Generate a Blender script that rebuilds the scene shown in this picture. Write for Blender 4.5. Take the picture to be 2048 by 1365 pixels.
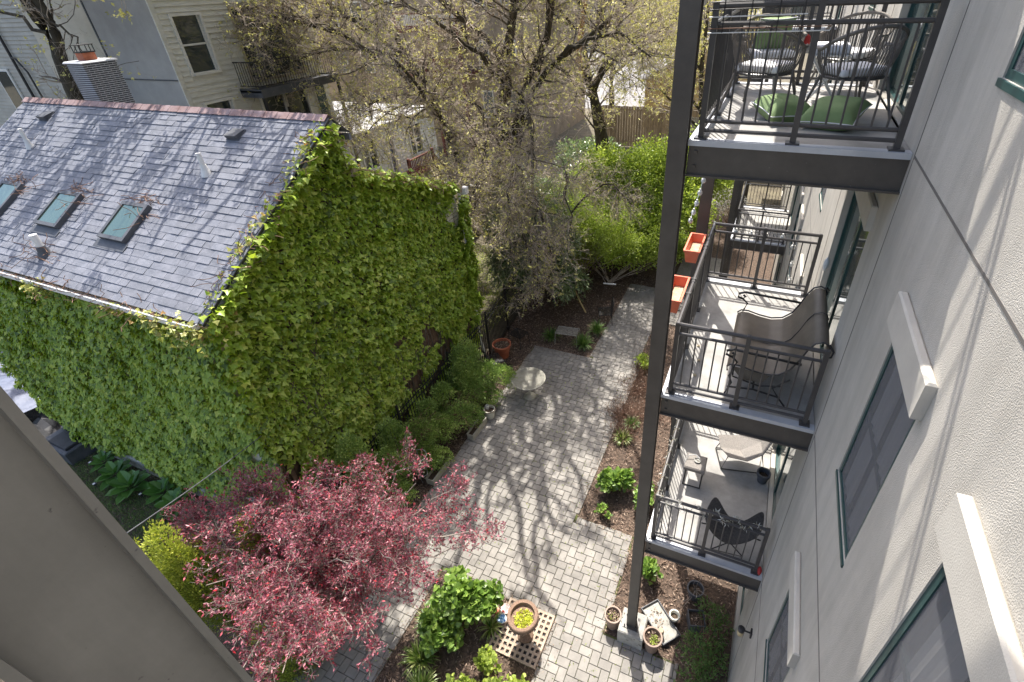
import bpy, math, random
import numpy as np
from mathutils import Vector, Matrix
random.seed(7); rng = np.random.default_rng(7)
for o in list(bpy.data.objects): bpy.data.objects.remove(o)
SC = bpy.context.scene
COL = SC.collection
# ------------------------------------------------------------------ camera, light, exposure
cam_d = bpy.data.cameras.new('camera'); cam = bpy.data.objects.new('camera', cam_d); COL.objects.link(cam)
cam.location = (-1.0223, 0.0, 1.2133); cam.rotation_euler = (0.988575, 0.0415485, 0.4005976)
cam_d.sensor_width = 36; cam_d.lens = 36*995.956/2048
cam_d.shift_x = -(1101.356-1024)/2048; cam_d.shift_y = -(682.5-625.248)/2048
cam_d.clip_start = 0.05; cam_d.clip_end = 400
SC.camera = cam
SUN = Vector((-.255, .535, 1)).normalized()          # towards the sun
sd = bpy.data.lights.new('sun', 'SUN'); sd.energy = 3.7; sd.angle = math.radians(.42); sd.color = (1, .945, .87)
so = bpy.data.objects.new('sun', sd); COL.objects.link(so)
so.rotation_euler = SUN.to_track_quat('Z', 'Y').to_euler()
W = bpy.data.worlds.new('World'); SC.world = W; W.use_nodes = True
nt = W.node_tree; bg = nt.nodes['Background']
sky = nt.nodes.new('ShaderNodeTexSky'); sky.sky_type = 'NISHITA'; sky.sun_disc = False
sky.sun_elevation = math.asin(SUN.z); sky.sun_rotation = math.atan2(SUN.x, SUN.y)
sky.dust_density = 3.5; sky.ozone_density = .35; sky.air_density = .9
nt.links.new(sky.outputs[0], bg.inputs[0]); bg.inputs[1].default_value = .15
SC.view_settings.view_transform = 'Standard'; SC.view_settings.look = 'None'
SC.view_settings.exposure = 1.36; SC.view_settings.gamma = 1; SC.view_settings.use_curve_mapping = False
SC.render.resolution_x = 1024; SC.render.resolution_y = 682
G = -9.26                                              # ground level (balcony floor one is z = 0)
# ------------------------------------------------------------------ materials
def _mat(name):
    m = bpy.data.materials.new(name); m.use_nodes = True
    n = m.node_tree.nodes; return m, n, m.node_tree.links, n['Principled BSDF']
def rnd_node(n, L):
    a = n.new('ShaderNodeAttribute'); a.attribute_name = 'rnd'
    oi = n.new('ShaderNodeObjectInfo'); ad = n.new('ShaderNodeMath'); ad.operation = 'ADD'
    fr = n.new('ShaderNodeMath'); fr.operation = 'FRACT'
    L.new(a.outputs['Fac'], ad.inputs[0]); L.new(oi.outputs['Random'], ad.inputs[1]); L.new(ad.outputs[0], fr.inputs[0])
    return fr.outputs[0]
def mat(name, c1, c2=None, scale=4, rough=.7, metal=0, bump=0, bscale=None, var=0, spec=.5, stretch=(1,1,1), lo=.35, hi=.65, speck=None, bdist=.01, streak=0):
    m, n, L, P = _mat(name)
    P.inputs['Roughness'].default_value = rough; P.inputs['Metallic'].default_value = metal
    P.inputs['Specular IOR Level'].default_value = spec
    c2 = c2 or c1
    geo = n.new('ShaderNodeNewGeometry'); mp = n.new('ShaderNodeMapping'); mp.inputs['Scale'].default_value = stretch
    L.new(geo.outputs['Position'], mp.inputs[0])
    nz = n.new('ShaderNodeTexNoise'); nz.inputs['Scale'].default_value = scale; nz.inputs['Detail'].default_value = 7
    nz.inputs['Roughness'].default_value = .65; L.new(mp.outputs[0], nz.inputs[0])
    r = n.new('ShaderNodeValToRGB'); r.color_ramp.elements[0].position = lo; r.color_ramp.elements[1].position = hi
    r.color_ramp.elements[0].color = (*c1, 1); r.color_ramp.elements[1].color = (*c2, 1); L.new(nz.outputs[0], r.inputs[0])
    out = r.outputs[0]
    if speck:                                          # speck = (colour, scale, threshold)
        n2 = n.new('ShaderNodeTexNoise'); n2.inputs['Scale'].default_value = speck[1]; n2.inputs['Detail'].default_value = 3
        L.new(mp.outputs[0], n2.inputs[0])
        r2 = n.new('ShaderNodeValToRGB'); r2.color_ramp.elements[0].position = speck[2]; r2.color_ramp.elements[1].position = speck[2]+.05
        L.new(n2.outputs[0], r2.inputs[0]); mx = n.new('ShaderNodeMixRGB'); L.new(r2.outputs[0], mx.inputs[0]); L.new(out, mx.inputs[1])
        mx.inputs[2].default_value = (*speck[0], 1); out = mx.outputs[0]
    if streak:                                         # rain streaks and blotches running down a wall
        ms = n.new('ShaderNodeMapping'); ms.inputs['Scale'].default_value = (1, 2.6, .16); L.new(geo.outputs['Position'], ms.inputs[0])
        n3 = n.new('ShaderNodeTexNoise'); n3.inputs['Scale'].default_value = 1.9; n3.inputs['Detail'].default_value = 8; n3.inputs['Roughness'].default_value = .7; L.new(ms.outputs[0], n3.inputs[0])
        r3 = n.new('ShaderNodeMapRange'); r3.inputs[1].default_value = .38; r3.inputs[2].default_value = .66; r3.inputs[3].default_value = 1+streak*.4; r3.inputs[4].default_value = 1-streak; L.new(n3.outputs[0], r3.inputs[0])
        h3 = n.new('ShaderNodeHueSaturation'); L.new(out, h3.inputs['Color']); L.new(r3.outputs[0], h3.inputs['Value']); out = h3.outputs[0]
    if var:
        f = rnd_node(n, L); mr = n.new('ShaderNodeMapRange'); L.new(f, mr.inputs[0])
        mr.inputs[3].default_value = 1-var; mr.inputs[4].default_value = 1+var
        h = n.new('ShaderNodeHueSaturation'); L.new(out, h.inputs['Color']); L.new(mr.outputs[0], h.inputs['Value']); out = h.outputs[0]
    L.new(out, P.inputs['Base Color'])
    if bump:
        nb = n.new('ShaderNodeTexNoise'); nb.inputs['Scale'].default_value = bscale or scale*6; nb.inputs['Detail'].default_value = 5
        L.new(mp.outputs[0], nb.inputs[0]); b = n.new('ShaderNodeBump'); b.inputs['Strength'].default_value = bump; b.inputs['Distance'].default_value = bdist
        L.new(nb.outputs[0], b.inputs['Height']); L.new(b.outputs[0], P.inputs['Normal'])
    return m
def leafmat(name, cols, rough=.45, transl=.3, spec=.5):
    m, n, L, P = _mat(name)
    r = n.new('ShaderNodeValToRGB'); cr = r.color_ramp
    while len(cr.elements) < len(cols): cr.elements.new(.5)
    for i, c in enumerate(cols): cr.elements[i].position = i/(len(cols)-1); cr.elements[i].color = (*c, 1)
    a = n.new('ShaderNodeAttribute'); a.attribute_name = 'rnd'; L.new(a.outputs['Fac'], r.inputs[0])
    L.new(r.outputs[0], P.inputs['Base Color']); P.inputs['Roughness'].default_value = rough; P.inputs['Specular IOR Level'].default_value = spec
    t = n.new('ShaderNodeBsdfTranslucent'); hs = n.new('ShaderNodeHueSaturation'); hs.inputs['Value'].default_value = 1.5; hs.inputs['Saturation'].default_value = 1.1
    L.new(r.outputs[0], hs.inputs['Color']); L.new(hs.outputs[0], t.inputs[0])
    mx = n.new('ShaderNodeMixShader'); mx.inputs[0].default_value = transl
    L.new(P.outputs[0], mx.inputs[1]); L.new(t.outputs[0], mx.inputs[2]); L.new(mx.outputs[0], n['Material Output'].inputs[0])
    return m
def screenmat(name, col, alpha):
    m, n, L, P = _mat(name); P.inputs['Base Color'].default_value = (*col, 1); P.inputs['Roughness'].default_value = .6
    t = n.new('ShaderNodeBsdfTransparent'); mx = n.new('ShaderNodeMixShader'); mx.inputs[0].default_value = alpha
    L.new(t.outputs[0], mx.inputs[1]); L.new(P.outputs[0], mx.inputs[2]); L.new(mx.outputs[0], n['Material Output'].inputs[0])
    return m
def glassmat(name, col, rough=.03, tint=.25):
    m, n, L, P = _mat(name); P.inputs['Base Color'].default_value = (*col, 1); P.inputs['Roughness'].default_value = rough
    P.inputs['Specular IOR Level'].default_value = 1; P.inputs['Metallic'].default_value = tint
    return m
M = {}
M['stucco'] = mat('stucco', (.40,.375,.33), (.49,.465,.415), 1.3, .9, bump=.5, bscale=130, lo=.3, hi=.7, bdist=.014, streak=.13)
M['stucco_trim'] = mat('stucco_trim', (.42,.395,.35), (.49,.465,.41), 2, .9, bump=.5, bscale=120, bdist=.004)
M['joint'] = mat('joint', (.13,.12,.11))
M['steel'] = mat('painted_steel', (.052,.046,.041), (.078,.070,.061), 3, .42, bump=.25, bscale=30, speck=((.15,.14,.13), 60, .72), bdist=.003)
M['steel_grey'] = mat('weathered_steel', (.17,.168,.158), (.22,.217,.205), 3.5, .55, bump=.6, bscale=26, speck=((.08,.08,.08), 60, .71), bdist=.003, streak=.16)
M['rail'] = mat('rail_paint', (.045,.042,.042), (.062,.058,.056), 8, .38, bump=.15, bscale=40, bdist=.002)
M['slab'] = mat('balcony_concrete', (.24,.235,.22), (.37,.36,.34), 2.4, .8, bump=.3, bscale=50, speck=((.16,.14,.12), 26, .73), bdist=.003)
M['slab_edge'] = mat('zinc_flashing', (.40,.42,.45), (.52,.54,.57), 2.5, .5, metal=.25, bump=.2, bscale=14, speck=((.1,.08,.06), 30, .74), bdist=.003)
M['green_frame'] = mat('green_window_frame', (.012,.045,.045), (.02,.065,.062), 5, .35)
M['glass_dark'] = glassmat('dark_glass', (.05,.065,.065), .04, .3)
M['glass_door'] = glassmat('door_glass', (.12,.16,.15), .05, .5)
M['screen'] = screenmat('insect_screen', (.16,.165,.18), .5)
M['curtain'] = mat('curtain_cloth', (.42,.42,.44), (.72,.72,.72), 3, .9, stretch=(1,9,.5), lo=.3, hi=.7)  # pale and dark bands put the shading of folds into the cloth colour
M['blind'] = mat('white_blind', (.62,.62,.62), (.74,.74,.72), 3, .8, stretch=(1,30,1))
M['paver'] = mat('concrete_paver', (.19,.18,.163), (.28,.265,.24), 2.2, .9, bump=.6, bscale=120, var=.12, speck=((.14,.13,.11), 55, .70), bdist=.004)
M['joint_sand'] = mat('joint_sand', (.04,.045,.025), (.12,.14,.04), 3, 1)
M['mulch'] = mat('mulch', (.05,.036,.027), (.16,.11,.08), 14, .95, bump=1, bscale=70, bdist=.03)
M['soil'] = mat('soil', (.045,.036,.028), (.11,.09,.065), 7, 1, bump=1, bscale=45, bdist=.03)
M['ground'] = mat('earth', (.10,.085,.06), (.17,.15,.10), 1.5, 1, bump=1, bscale=20, bdist=.05)
M['concrete'] = mat('old_concrete', (.24,.235,.21), (.40,.39,.355), 5, .9, bump=.8, bscale=60, speck=((.12,.11,.09), 18, .62), bdist=.006)
M['shingle'] = mat('asphalt_shingle', (.108,.118,.143), (.18,.188,.218), 5, .75, bump=.8, bscale=160, var=.12, speck=((.32,.33,.36), 130, .62), spec=.6, bdist=.004)
M['ridge'] = mat('ridge_cap', (.20,.12,.11), (.30,.22,.22), 3, .8, bump=.6, bscale=70)
M['siding_white'] = mat('white_clapboard', (.55,.54,.46), (.66,.65,.58), 2, .75, var=.04, stretch=(1,1,3))
M['siding_grey'] = mat('grey_clapboard', (.36,.34,.29), (.44,.42,.36), 2, .8, var=.05)
M['party_grey'] = mat('grey_render', (.30,.295,.28), (.40,.39,.37), .8, .9, bump=.5, bscale=25)
M['party_cream'] = mat('cream_render', (.46,.42,.33), (.58,.53,.43), .9, .9, bump=.6, bscale=20)
M['white_trim'] = mat('white_trim', (.62,.61,.55), (.70,.69,.64), 3, .6)
M['dirty_board'] = mat('weathered_board', (.30,.24,.15), (.50,.43,.30), 4, .85, bump=.6, bscale=30, stretch=(3,3,.7))
M['brown_wood'] = mat('rotten_wood', (.08,.05,.035), (.17,.115,.08), 5, .9, bump=.8, bscale=40)
M['black_brick'] = mat('black_painted_brick', (.035,.037,.045), (.065,.068,.078), 9, .7, bump=.5, bscale=60, var=.25)
M['mortar'] = mat('white_mortar', (.55,.56,.57), (.68,.69,.70), 5, .9)
M['terracotta'] = mat('terracotta', (.30,.085,.04), (.42,.14,.075), 5, .75, bump=.3, bscale=40, speck=((.5,.32,.24), 9, .66))
M['orange_plastic'] = mat('orange_plastic', (.62,.13,.055), (.70,.19,.10), 4, .45)
M['black_metal'] = mat('black_iron', (.012,.012,.013), (.025,.025,.026), 8, .45)
M['wire_white'] = mat('galvanised_wire', (.55,.56,.55), (.65,.66,.65), 5, .4, metal=.3)
M['white_plastic'] = mat('white_plastic', (.62,.62,.60), (.72,.72,.70), 5, .5)
M['bark_dark'] = mat('dark_bark', (.035,.029,.020), (.085,.072,.05), 6, .95, bump=1, bscale=30, stretch=(1,1,.35), bdist=.03)
M['bark_twig'] = mat('grey_twig', (.30,.24,.19), (.58,.50,.41), 3, .8)
M['bark_plum'] = mat('plum_bark', (.16,.13,.11), (.33,.29,.25), 6, .8)
M['bark_orange'] = mat('torn_bark', (.28,.15,.06), (.42,.25,.12), 6, .9, bump=1, bscale=25)
M['rust_twig'] = mat('rust_twig', (.13,.07,.045), (.27,.16,.11), 4, .85)
M['fence_wood'] = mat('cedar_fence', (.22,.16,.09), (.36,.27,.16), 3, .85, var=.2, stretch=(2,2,.6))
M['red_wood'] = mat('red_stained_wood', (.10,.03,.022), (.17,.06,.045), 4, .8, var=.15)
M['tan_render'] = mat('tan_render', (.22,.175,.12), (.34,.28,.20), 1.2, .9, bump=.6, bscale=12)
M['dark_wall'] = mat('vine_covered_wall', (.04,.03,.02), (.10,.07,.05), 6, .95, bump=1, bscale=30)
M['ochre'] = mat('ochre_wall', (.42,.30,.12), (.54,.41,.2), 1.2, .9, bump=.5)
M['asphalt'] = mat('asphalt', (.17,.165,.16), (.25,.245,.24), 2, .95, bump=.5, bscale=50)
M['roof_white'] = mat('white_deck', (.38,.38,.37), (.46,.46,.45), 2, .8)
M['rope'] = mat('grey_rope', (.13,.115,.10), (.21,.19,.165), 20, .85)
M['cushion_white'] = mat('white_cushion', (.62,.62,.64), (.72,.72,.74), 5, .9)
M['cushion_green'] = mat('green_cushion', (.15,.22,.09), (.20,.28,.125), 4, .9, bump=.3, bscale=200, bdist=.002)
M['green_plastic'] = mat('green_plastic', (.008,.10,.075), (.015,.15,.11), 4, .4)
M['sling'] = mat('brown_sling', (.10,.083,.062), (.145,.12,.09), 4, .55, bump=.6, bscale=260, bdist=.002)
M['weave'] = mat('grey_weave', (.17,.155,.14), (.27,.25,.225), 60, .8, bump=1, bscale=120, bdist=.004)
M['dark_wicker'] = mat('dark_wicker', (.03,.027,.025), (.06,.054,.05), 40, .75, bump=1, bscale=110, bdist=.004)
M['pot_brown'] = mat('brown_pot', (.22,.15,.11), (.30,.215,.165), 5, .6)
M['pot_dark'] = mat('dark_pot', (.055,.06,.07), (.09,.095,.105), 5, .6)
M['potting'] = mat('potting_soil', (.03,.022,.015), (.13,.09,.06), 40, 1, bump=1, bscale=90, bdist=.02)
M['aggregate'] = mat('aggregate_urn', (.14,.085,.055), (.30,.20,.14), 55, .85, bump=1, bscale=80, bdist=.01)
M['grate'] = mat('tan_grate', (.33,.255,.19), (.42,.335,.26), 6, .8, bump=.3)
M['red_glaze'] = mat('red_glaze', (.62,.07,.06), rough=.25)
M['blue_glaze'] = mat('blue_glaze', (.03,.17,.5), (.35,.55,.75), 22, .25, lo=.45, hi=.55)
M['mesh_table'] = mat('cream_mesh', (.33,.32,.26), (.45,.43,.36), 8, .6)
M['tree_tint_pane'] = glassmat('skylight_glass', (.16,.24,.19), .02, .8)  # green tint puts the mirrored trees into the glass colour
M['bulb'] = mat('clear_bulb', (.6,.6,.57), rough=.15)
M['tarp'] = mat('blue_grey_tarp', (.10,.12,.18), (.16,.18,.25), 2, .6, bump=1, bscale=5)
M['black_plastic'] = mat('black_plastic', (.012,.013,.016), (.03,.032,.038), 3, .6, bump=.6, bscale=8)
M['red'] = mat('red_fabric', (.35,.02,.02))
M['lamp_glass'] = mat('amber_lamp_glass', (.45,.36,.2), rough=.3)
M['ivy'] = leafmat('ivy_leaf', [(.07,.12,.012),(.22,.33,.03),(.36,.48,.06),(.55,.60,.13)], .40, .32)
M['ivy_front'] = leafmat('front_ivy_leaf', [(.06,.11,.01),(.20,.30,.025),(.33,.44,.045),(.50,.56,.10)], .45, .3)
M['ivy_sun'] = leafmat('young_ivy_leaf', [(.13,.20,.03),(.30,.34,.07),(.42,.40,.14),(.35,.16,.06)], .4, .35)
M['bud'] = leafmat('budding_leaf', [(.34,.33,.10),(.52,.50,.17),(.68,.64,.28)], .6, .28)
M['lime'] = leafmat('lime_leaf', [(.14,.20,.03),(.32,.41,.07),(.52,.60,.15)], .5, .4)
M['laurel'] = leafmat('laurel_leaf', [(.05,.085,.03),(.14,.21,.07),(.34,.42,.20)], .28, .25, .9)
M['plum'] = leafmat('plum_leaf', [(.085,.012,.026),(.22,.035,.06),(.42,.17,.21),(.52,.022,.03)], .42, .26, .6)
M['hydrangea'] = leafmat('hydrangea_leaf', [(.07,.14,.025),(.17,.28,.05),(.32,.44,.10)], .42, .3)
M['conifer'] = leafmat('juniper_spray', [(.08,.14,.035),(.22,.33,.08),(.50,.60,.17)], .6, .28)
M['gold_cypress'] = leafmat('gold_cypress_spray', [(.10,.15,.025),(.30,.36,.055),(.62,.62,.13)], .6, .28)
M['grass'] = leafmat('grass_blade', [(.05,.11,.025),(.11,.20,.045),(.19,.29,.07)], .5, .3)
M['liriope'] = leafmat('variegated_blade', [(.06,.14,.02),(.22,.30,.06),(.50,.52,.24)], .4, .3)
M['chartreuse'] = leafmat('chartreuse_leaf', [(.35,.40,.03),(.55,.58,.06),(.65,.68,.12)], .5, .3)
M['dry'] = leafmat('dry_straw', [(.07,.048,.035),(.24,.165,.12),(.52,.41,.31)], .8, .1)
M['hosta'] = leafmat('hosta_leaf', [(.06,.15,.03),(.10,.22,.05),(.14,.27,.07)], .4, .25)
# ------------------------------------------------------------------ mesh helpers
class MB:
    def __init__(s): s.v = []; s.f = []
    def quad(s, a, b, c, d):
        k = len(s.v); s.v += [tuple(a), tuple(b), tuple(c), tuple(d)]; s.f.append((k, k+1, k+2, k+3)); return s
    def poly(s, pts):
        k = len(s.v); s.v += [tuple(p) for p in pts]; s.f.append(tuple(range(k, k+len(pts)))); return s
    def box(s, x0, x1, y0, y1, z0, z1, mt=None):
        k = len(s.v); P = [(x0,y0,z0),(x1,y0,z0),(x1,y1,z0),(x0,y1,z0),(x0,y0,z1),(x1,y0,z1),(x1,y1,z1),(x0,y1,z1)]
        if mt is not None: P = [tuple(mt @ Vector(p)) for p in P]
        s.v += P; s.f += [tuple(k+i for i in q) for q in ((3,2,1,0),(4,5,6,7),(0,1,5,4),(1,2,6,5),(2,3,7,6),(3,0,4,7))]; return s
    def cham(s, x0, x1, y0, y1, z0, z1, c=.01, mt=None):   # box with a chamfered top edge
        k = len(s.v); P = [(x0,y0,z0),(x1,y0,z0),(x1,y1,z0),(x0,y1,z0),(x0,y0,z1-c),(x1,y0,z1-c),(x1,y1,z1-c),(x0,y1,z1-c),
                           (x0+c,y0+c,z1),(x1-c,y0+c,z1),(x1-c,y1-c,z1),(x0+c,y1-c,z1)]
        if mt is not None: P = [tuple(mt @ Vector(p)) for p in P]
        s.v += P; s.f += [tuple(k+i for i in q) for q in ((3,2,1,0),(0,1,5,4),(1,2,6,5),(2,3,7,6),(3,0,4,7),(4,5,9,8),(5,6,10,9),(6,7,11,10),(7,4,8,11),(8,9,10,11))]; return s
    def tube(s, pts, r, n=6, cap=True):
        pts = [Vector(p) for p in pts]; N = len(pts); k = len(s.v)
        rs = r if isinstance(r, (list, tuple)) else [r]*N
        for i, p in enumerate(pts):
            d = (pts[min(i+1, N-1)] - pts[max(i-1, 0)]).normalized()
            u = d.cross(Vector((0,0,1)));
            if u.length < .05: u = d.cross(Vector((1,0,0)))
            u.normalize(); w = d.cross(u)
            for j in range(n):
                a = 2*math.pi*j/n + math.pi/n; s.v.append(tuple(p + (u*math.cos(a) + w*math.sin(a))*rs[i]))
        for i in range(N-1):
            for j in range(n): s.f.append((k+i*n+j, k+i*n+(j+1) % n, k+(i+1)*n+(j+1) % n, k+(i+1)*n+j))
        if cap: s.f.append(tuple(k+j for j in range(n))[::-1]); s.f.append(tuple(k+(N-1)*n+j for j in range(n)))
        return s
    def lathe(s, prof, n=20, c=(0,0,0), sx=1, sy=1):   # prof: (r, z) list
        k = len(s.v); m = len(prof)
        for r, z in prof:
            for j in range(n):
                a = 2*math.pi*j/n; s.v.append((c[0]+r*math.cos(a)*sx, c[1]+r*math.sin(a)*sy, c[2]+z))
        for i in range(m-1):
            for j in range(n): s.f.append((k+i*n+j, k+i*n+(j+1) % n, k+(i+1)*n+(j+1) % n, k+(i+1)*n+j))
        s.f.append(tuple(k+j for j in range(n))[::-1]); s.f.append(tuple(k+(m-1)*n+j for j in range(n)))
        return s
    def prism(s, pts, z0, z1):
        n = len(pts); k = len(s.v)
        s.v += [(p[0], p[1], z0) for p in pts] + [(p[0], p[1], z1) for p in pts]
        s.f.append(tuple(range(k+n-1, k-1, -1))); s.f.append(tuple(range(k+n, k+2*n)))
        for i in range(n): j = (i+1) % n; s.f.append((k+i, k+j, k+n+j, k+n+i))
        return s
    def mesh(s, name):
        me = bpy.data.meshes.new(name); me.from_pydata(s.v, [], s.f); me.update(); return me
    def build(s, name, m, parent=None, smooth=False, stuff=False):
        return link(name, s.mesh(name), m, parent, smooth, stuff)
def link(name, me, m, parent=None, smooth=False, stuff=False):
    if isinstance(m, str): m = M[m]
    if not me.materials: me.materials.append(m)
    if smooth: me.polygons.foreach_set('use_smooth', [True]*len(me.polygons))
    o = bpy.data.objects.new(name, me); COL.objects.link(o)
    if parent is not None:
        o.parent = parent
        if not parent.get('_local'):
            o.matrix_parent_inverse = Matrix.Translation(-Vector(parent.location))
    if stuff: o['kind'] = 'stuff'
    return o
def tag(o, label, cat, group=None, kind=None):
    o['label'] = label; o['category'] = cat
    if group: o['group'] = group
    if kind: o['kind'] = kind
    return o
def struct(o): o['kind'] = 'structure'; return o
def thing(name, label, cat, loc, group=None, local=False):
    o = bpy.data.objects.new(name, None); COL.objects.link(o); o.location = loc; o.empty_display_size = .2
    if local: o['_local'] = 1
    return tag(o, label, cat, group)
def copy_tree(o, parent=None):
    c = o.copy(); COL.objects.link(c)
    if parent is not None: c.parent = parent
    for ch in list(KIDS.get(o.name, [])): copy_tree(ch, c)
    return c
KIDS = {}
def index_kids():
    KIDS.clear()
    for o in bpy.data.objects:
        if o.parent: KIDS.setdefault(o.parent.name, []).append(o)
def big_mesh(name, V, F, rnd=None, sm=None):         # V (n,3), F (m,k) arrays
    me = bpy.data.meshes.new(name); k = F.shape[1]
    me.vertices.add(len(V)); me.vertices.foreach_set('co', V.astype(np.float32).ravel())
    me.loops.add(F.size); me.loops.foreach_set('vertex_index', F.astype(np.int32).ravel())
    me.polygons.add(len(F)); me.polygons.foreach_set('loop_start', np.arange(0, F.size, k, dtype=np.int32))
    me.polygons.foreach_set('loop_total', np.full(len(F), k, dtype=np.int32))
    me.update(calc_edges=True)
    if rnd is not None:
        a = me.attributes.new('rnd', 'FLOAT', 'FACE'); a.data.foreach_set('value', rnd.astype(np.float32))
    return me
LEAF = {                                              # outline in (across, along, out); triangles
 'lance': (np.array([[0,0,0],[-.2,.45,.08],[0,1,-.04],[.2,.45,.08]]), [(0,3,2),(0,2,1)]),
 'oval': (np.array([[0,0,0],[-.32,.45,.10],[0,1,-.05],[.32,.45,.10]]), [(0,3,2),(0,2,1)]),
 'long': (np.array([[0,0,0],[-.13,.4,.06],[0,1,-.16],[.13,.4,.06]]), [(0,3,2),(0,2,1)]),
 'wide': (np.array([[0,0,0],[-.45,.35,.12],[-.30,.8,.05],[0,1.05,-.1],[.30,.8,.05],[.45,.35,.12]]), [(0,5,4),(0,4,3),(0,3,2),(0,2,1)]),
 'ivy': (np.array([[0,0,0],[-.58,.18,.05],[-.27,.5,.10],[0,1.0,-.08],[.27,.5,.10],[.58,.18,.05]]), [(0,5,4),(0,4,3),(0,3,2),(0,2,1)]),
 'blade': (np.array([[-.025,0,0],[.025,0,0],[.03,.5,.0],[-.03,.5,0],[0,1,-.3]]), [(0,1,2),(0,2,3),(3,2,4)]),
}
def norm(a): return a/np.maximum(np.linalg.norm(a, axis=-1, keepdims=True), 1e-9)
def leaves(name, m, P, D, N, size, kind='oval', parent=None, rnd=None, stuff=True):
    """P positions, D along directions, N surface normals, size lengths"""
    T, tr = LEAF[kind]; n = len(P); D = norm(D); N = norm(N - (N*D).sum(1, keepdims=True)*D); A = np.cross(D, N)
    size = np.broadcast_to(size, (n,))
    V = P[:,None,:] + size[:,None,None]*(A[:,None,:]*T[None,:,0:1] + D[:,None,:]*T[None,:,1:2] + N[:,None,:]*T[None,:,2:3])
    k = len(T); F = (np.arange(n)[:,None,None]*k + np.array(tr)[None]).reshape(-1, 3)
    if rnd is None: rnd = rng.random(n)
    me = big_mesh(name, V.reshape(-1, 3), F, np.repeat(np.clip(rnd, 0, 1), len(tr)))
    return link(name, me, m, parent, stuff=stuff)
def rdir(n):
    return norm(rng.normal(size=(n, 3)))
def tubes(name, m, P, R, n=3, parent=None, stuff=True):   # P (N,k,3)  R (N,k)
    N, k, _ = P.shape
    D = np.empty_like(P); D[:,1:-1] = P[:,2:]-P[:,:-2]; D[:,0] = P[:,1]-P[:,0]; D[:,-1] = P[:,-1]-P[:,-2]; D = norm(D)
    U = np.cross(D, np.array([.13,.21,1.])); U = norm(U); Wv = np.cross(D, U)
    a = np.arange(n)*2*np.pi/n
    V = P[:,:,None,:] + R[:,:,None,None]*(U[:,:,None,:]*np.cos(a)[None,None,:,None] + Wv[:,:,None,:]*np.sin(a)[None,None,:,None])
    i = np.arange(N)[:,None,None]*k*n; j = np.arange(k-1)[None,:,None]*n; q = np.arange(n)[None,None,:]; q2 = (q+1) % n
    F = np.stack([i+j+q, i+j+q2, i+j+n+q2, i+j+n+q], -1).reshape(-1, 4)
    me = big_mesh(name, V.reshape(-1, 3), F, np.repeat(rng.random(N), (k-1)*n))
    return link(name, me, m, parent, smooth=True, stuff=stuff)
# ================================================================== ground, beds, patio
def sheet(name, rects, z, m):
    b = MB()
    for x0, x1, y0, y1 in rects: b.quad((x0,y0,z),(x1,y0,z),(x1,y1,z),(x0,y1,z))
    return struct(b.build(name, m))
sheet('ground', [(-120, 40, -30, 150)], G-.06, 'ground')
sheet('mulch_bed', [(-8.75, 0, -3, 26)], G-.035, 'mulch')
sheet('garden_soil', [(-26, -8.76, -3, 4.4)], G-.035, 'soil')
PR = [(-7.35,-5.9,-1.5,12.4), (-5.9,-3.25,4.36,12.4), (-3.25,-2.26,-1.5,6.66), (-2.26,-.85,-1.5,4.5), (-5.35,-3.75,12.4,21), (-3.75,-1.95,15.2,21), (-3.25,-3.62,0,0)]
PR = [(-7.35,-5.9,-1.5,2.7), (-7.35,-5.9,2.7,12.4), (-5.9,-3.62,4.36,12.4), (-3.62,-3.25,4.36,6.66), (-3.25,-2.26,-1.5,6.66), (-2.26,-.85,-1.5,4.5), (-5.35,-3.75,12.4,17.6), (-3.75,-1.95,15.2,21)]
patio = struct(thing('patio', 'grey herringbone paver patio', 'patio', (-4.8, 6, G))); del patio['label'], patio['category']
b = MB()
for x0, x1, y0, y1 in PR: b.quad((x0,y0,G-.022),(x1,y0,G-.022),(x1,y1,G-.022),(x0,y1,G-.022))
b.build('joint_sand', 'joint_sand', patio)
def inp(x, y): return any(a <= x <= b and c <= y <= d for a, b, c, d in PR)
L_, W_, g_ = .243, .162, .0045
Hm = MB().cham(g_-L_/2, L_/2-g_, g_-W_/2, W_/2-g_, -.05, 0, .006).mesh('paver')
Vm = MB().cham(g_-W_/2, W_/2-g_, g_-L_/2, L_/2-g_, -.05, 0, .006).mesh('paver')
cells = []
for i in range(-160, 160):
    for j in range(-90, 90):
        ox, oy = i*W_ + j*(L_+W_), i*W_ + j*(W_-L_)
        for kind, x0, y0, x1, y1 in (('H', 0, 0, L_, W_), ('V', L_, W_-L_, L_+W_, W_)):
            X0, Y0, X1, Y1 = x0+ox-4, y0+oy+6, x1+ox-4, y1+oy+6
            if X1 < -7.5 or X0 > -.8 or Y1 < -1.5 or Y0 > 21.2: continue
            cx, cy = (X0+X1)/2, (Y0+Y1)/2
            cor = [inp(x, y) for x in (X0+.002, X1-.002) for y in (Y0+.002, Y1-.002)]
            if all(cor): cells.append((0, kind, cx, cy, X0, Y0, X1, Y1))
            elif any(cor) or inp(cx, cy):
                best = None
                for a, b2, c, d in PR:
                    q = (max(X0, a), max(Y0, c), min(X1, b2), min(Y1, d))
                    if q[2]-q[0] > .04 and q[3]-q[1] > .04 and (best is None or (q[2]-q[0])*(q[3]-q[1]) > (best[2]-best[0])*(best[3]-best[1])): best = q
                if best: cells.append((1, kind, cx, cy, *best))
def vis(c):                                            # nearest pavers that stay clear of plants
    x, y = c[2], c[3]; return (c[0], 0 if (-5.6 < x < -1.9 and 3.2 < y) or (-5.9 > x and 2 < y < 2.6) else 1, (x+1)**2 + y**2)
cells.sort(key=vis)
rest = MB()
rr = random.Random(3)
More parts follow.
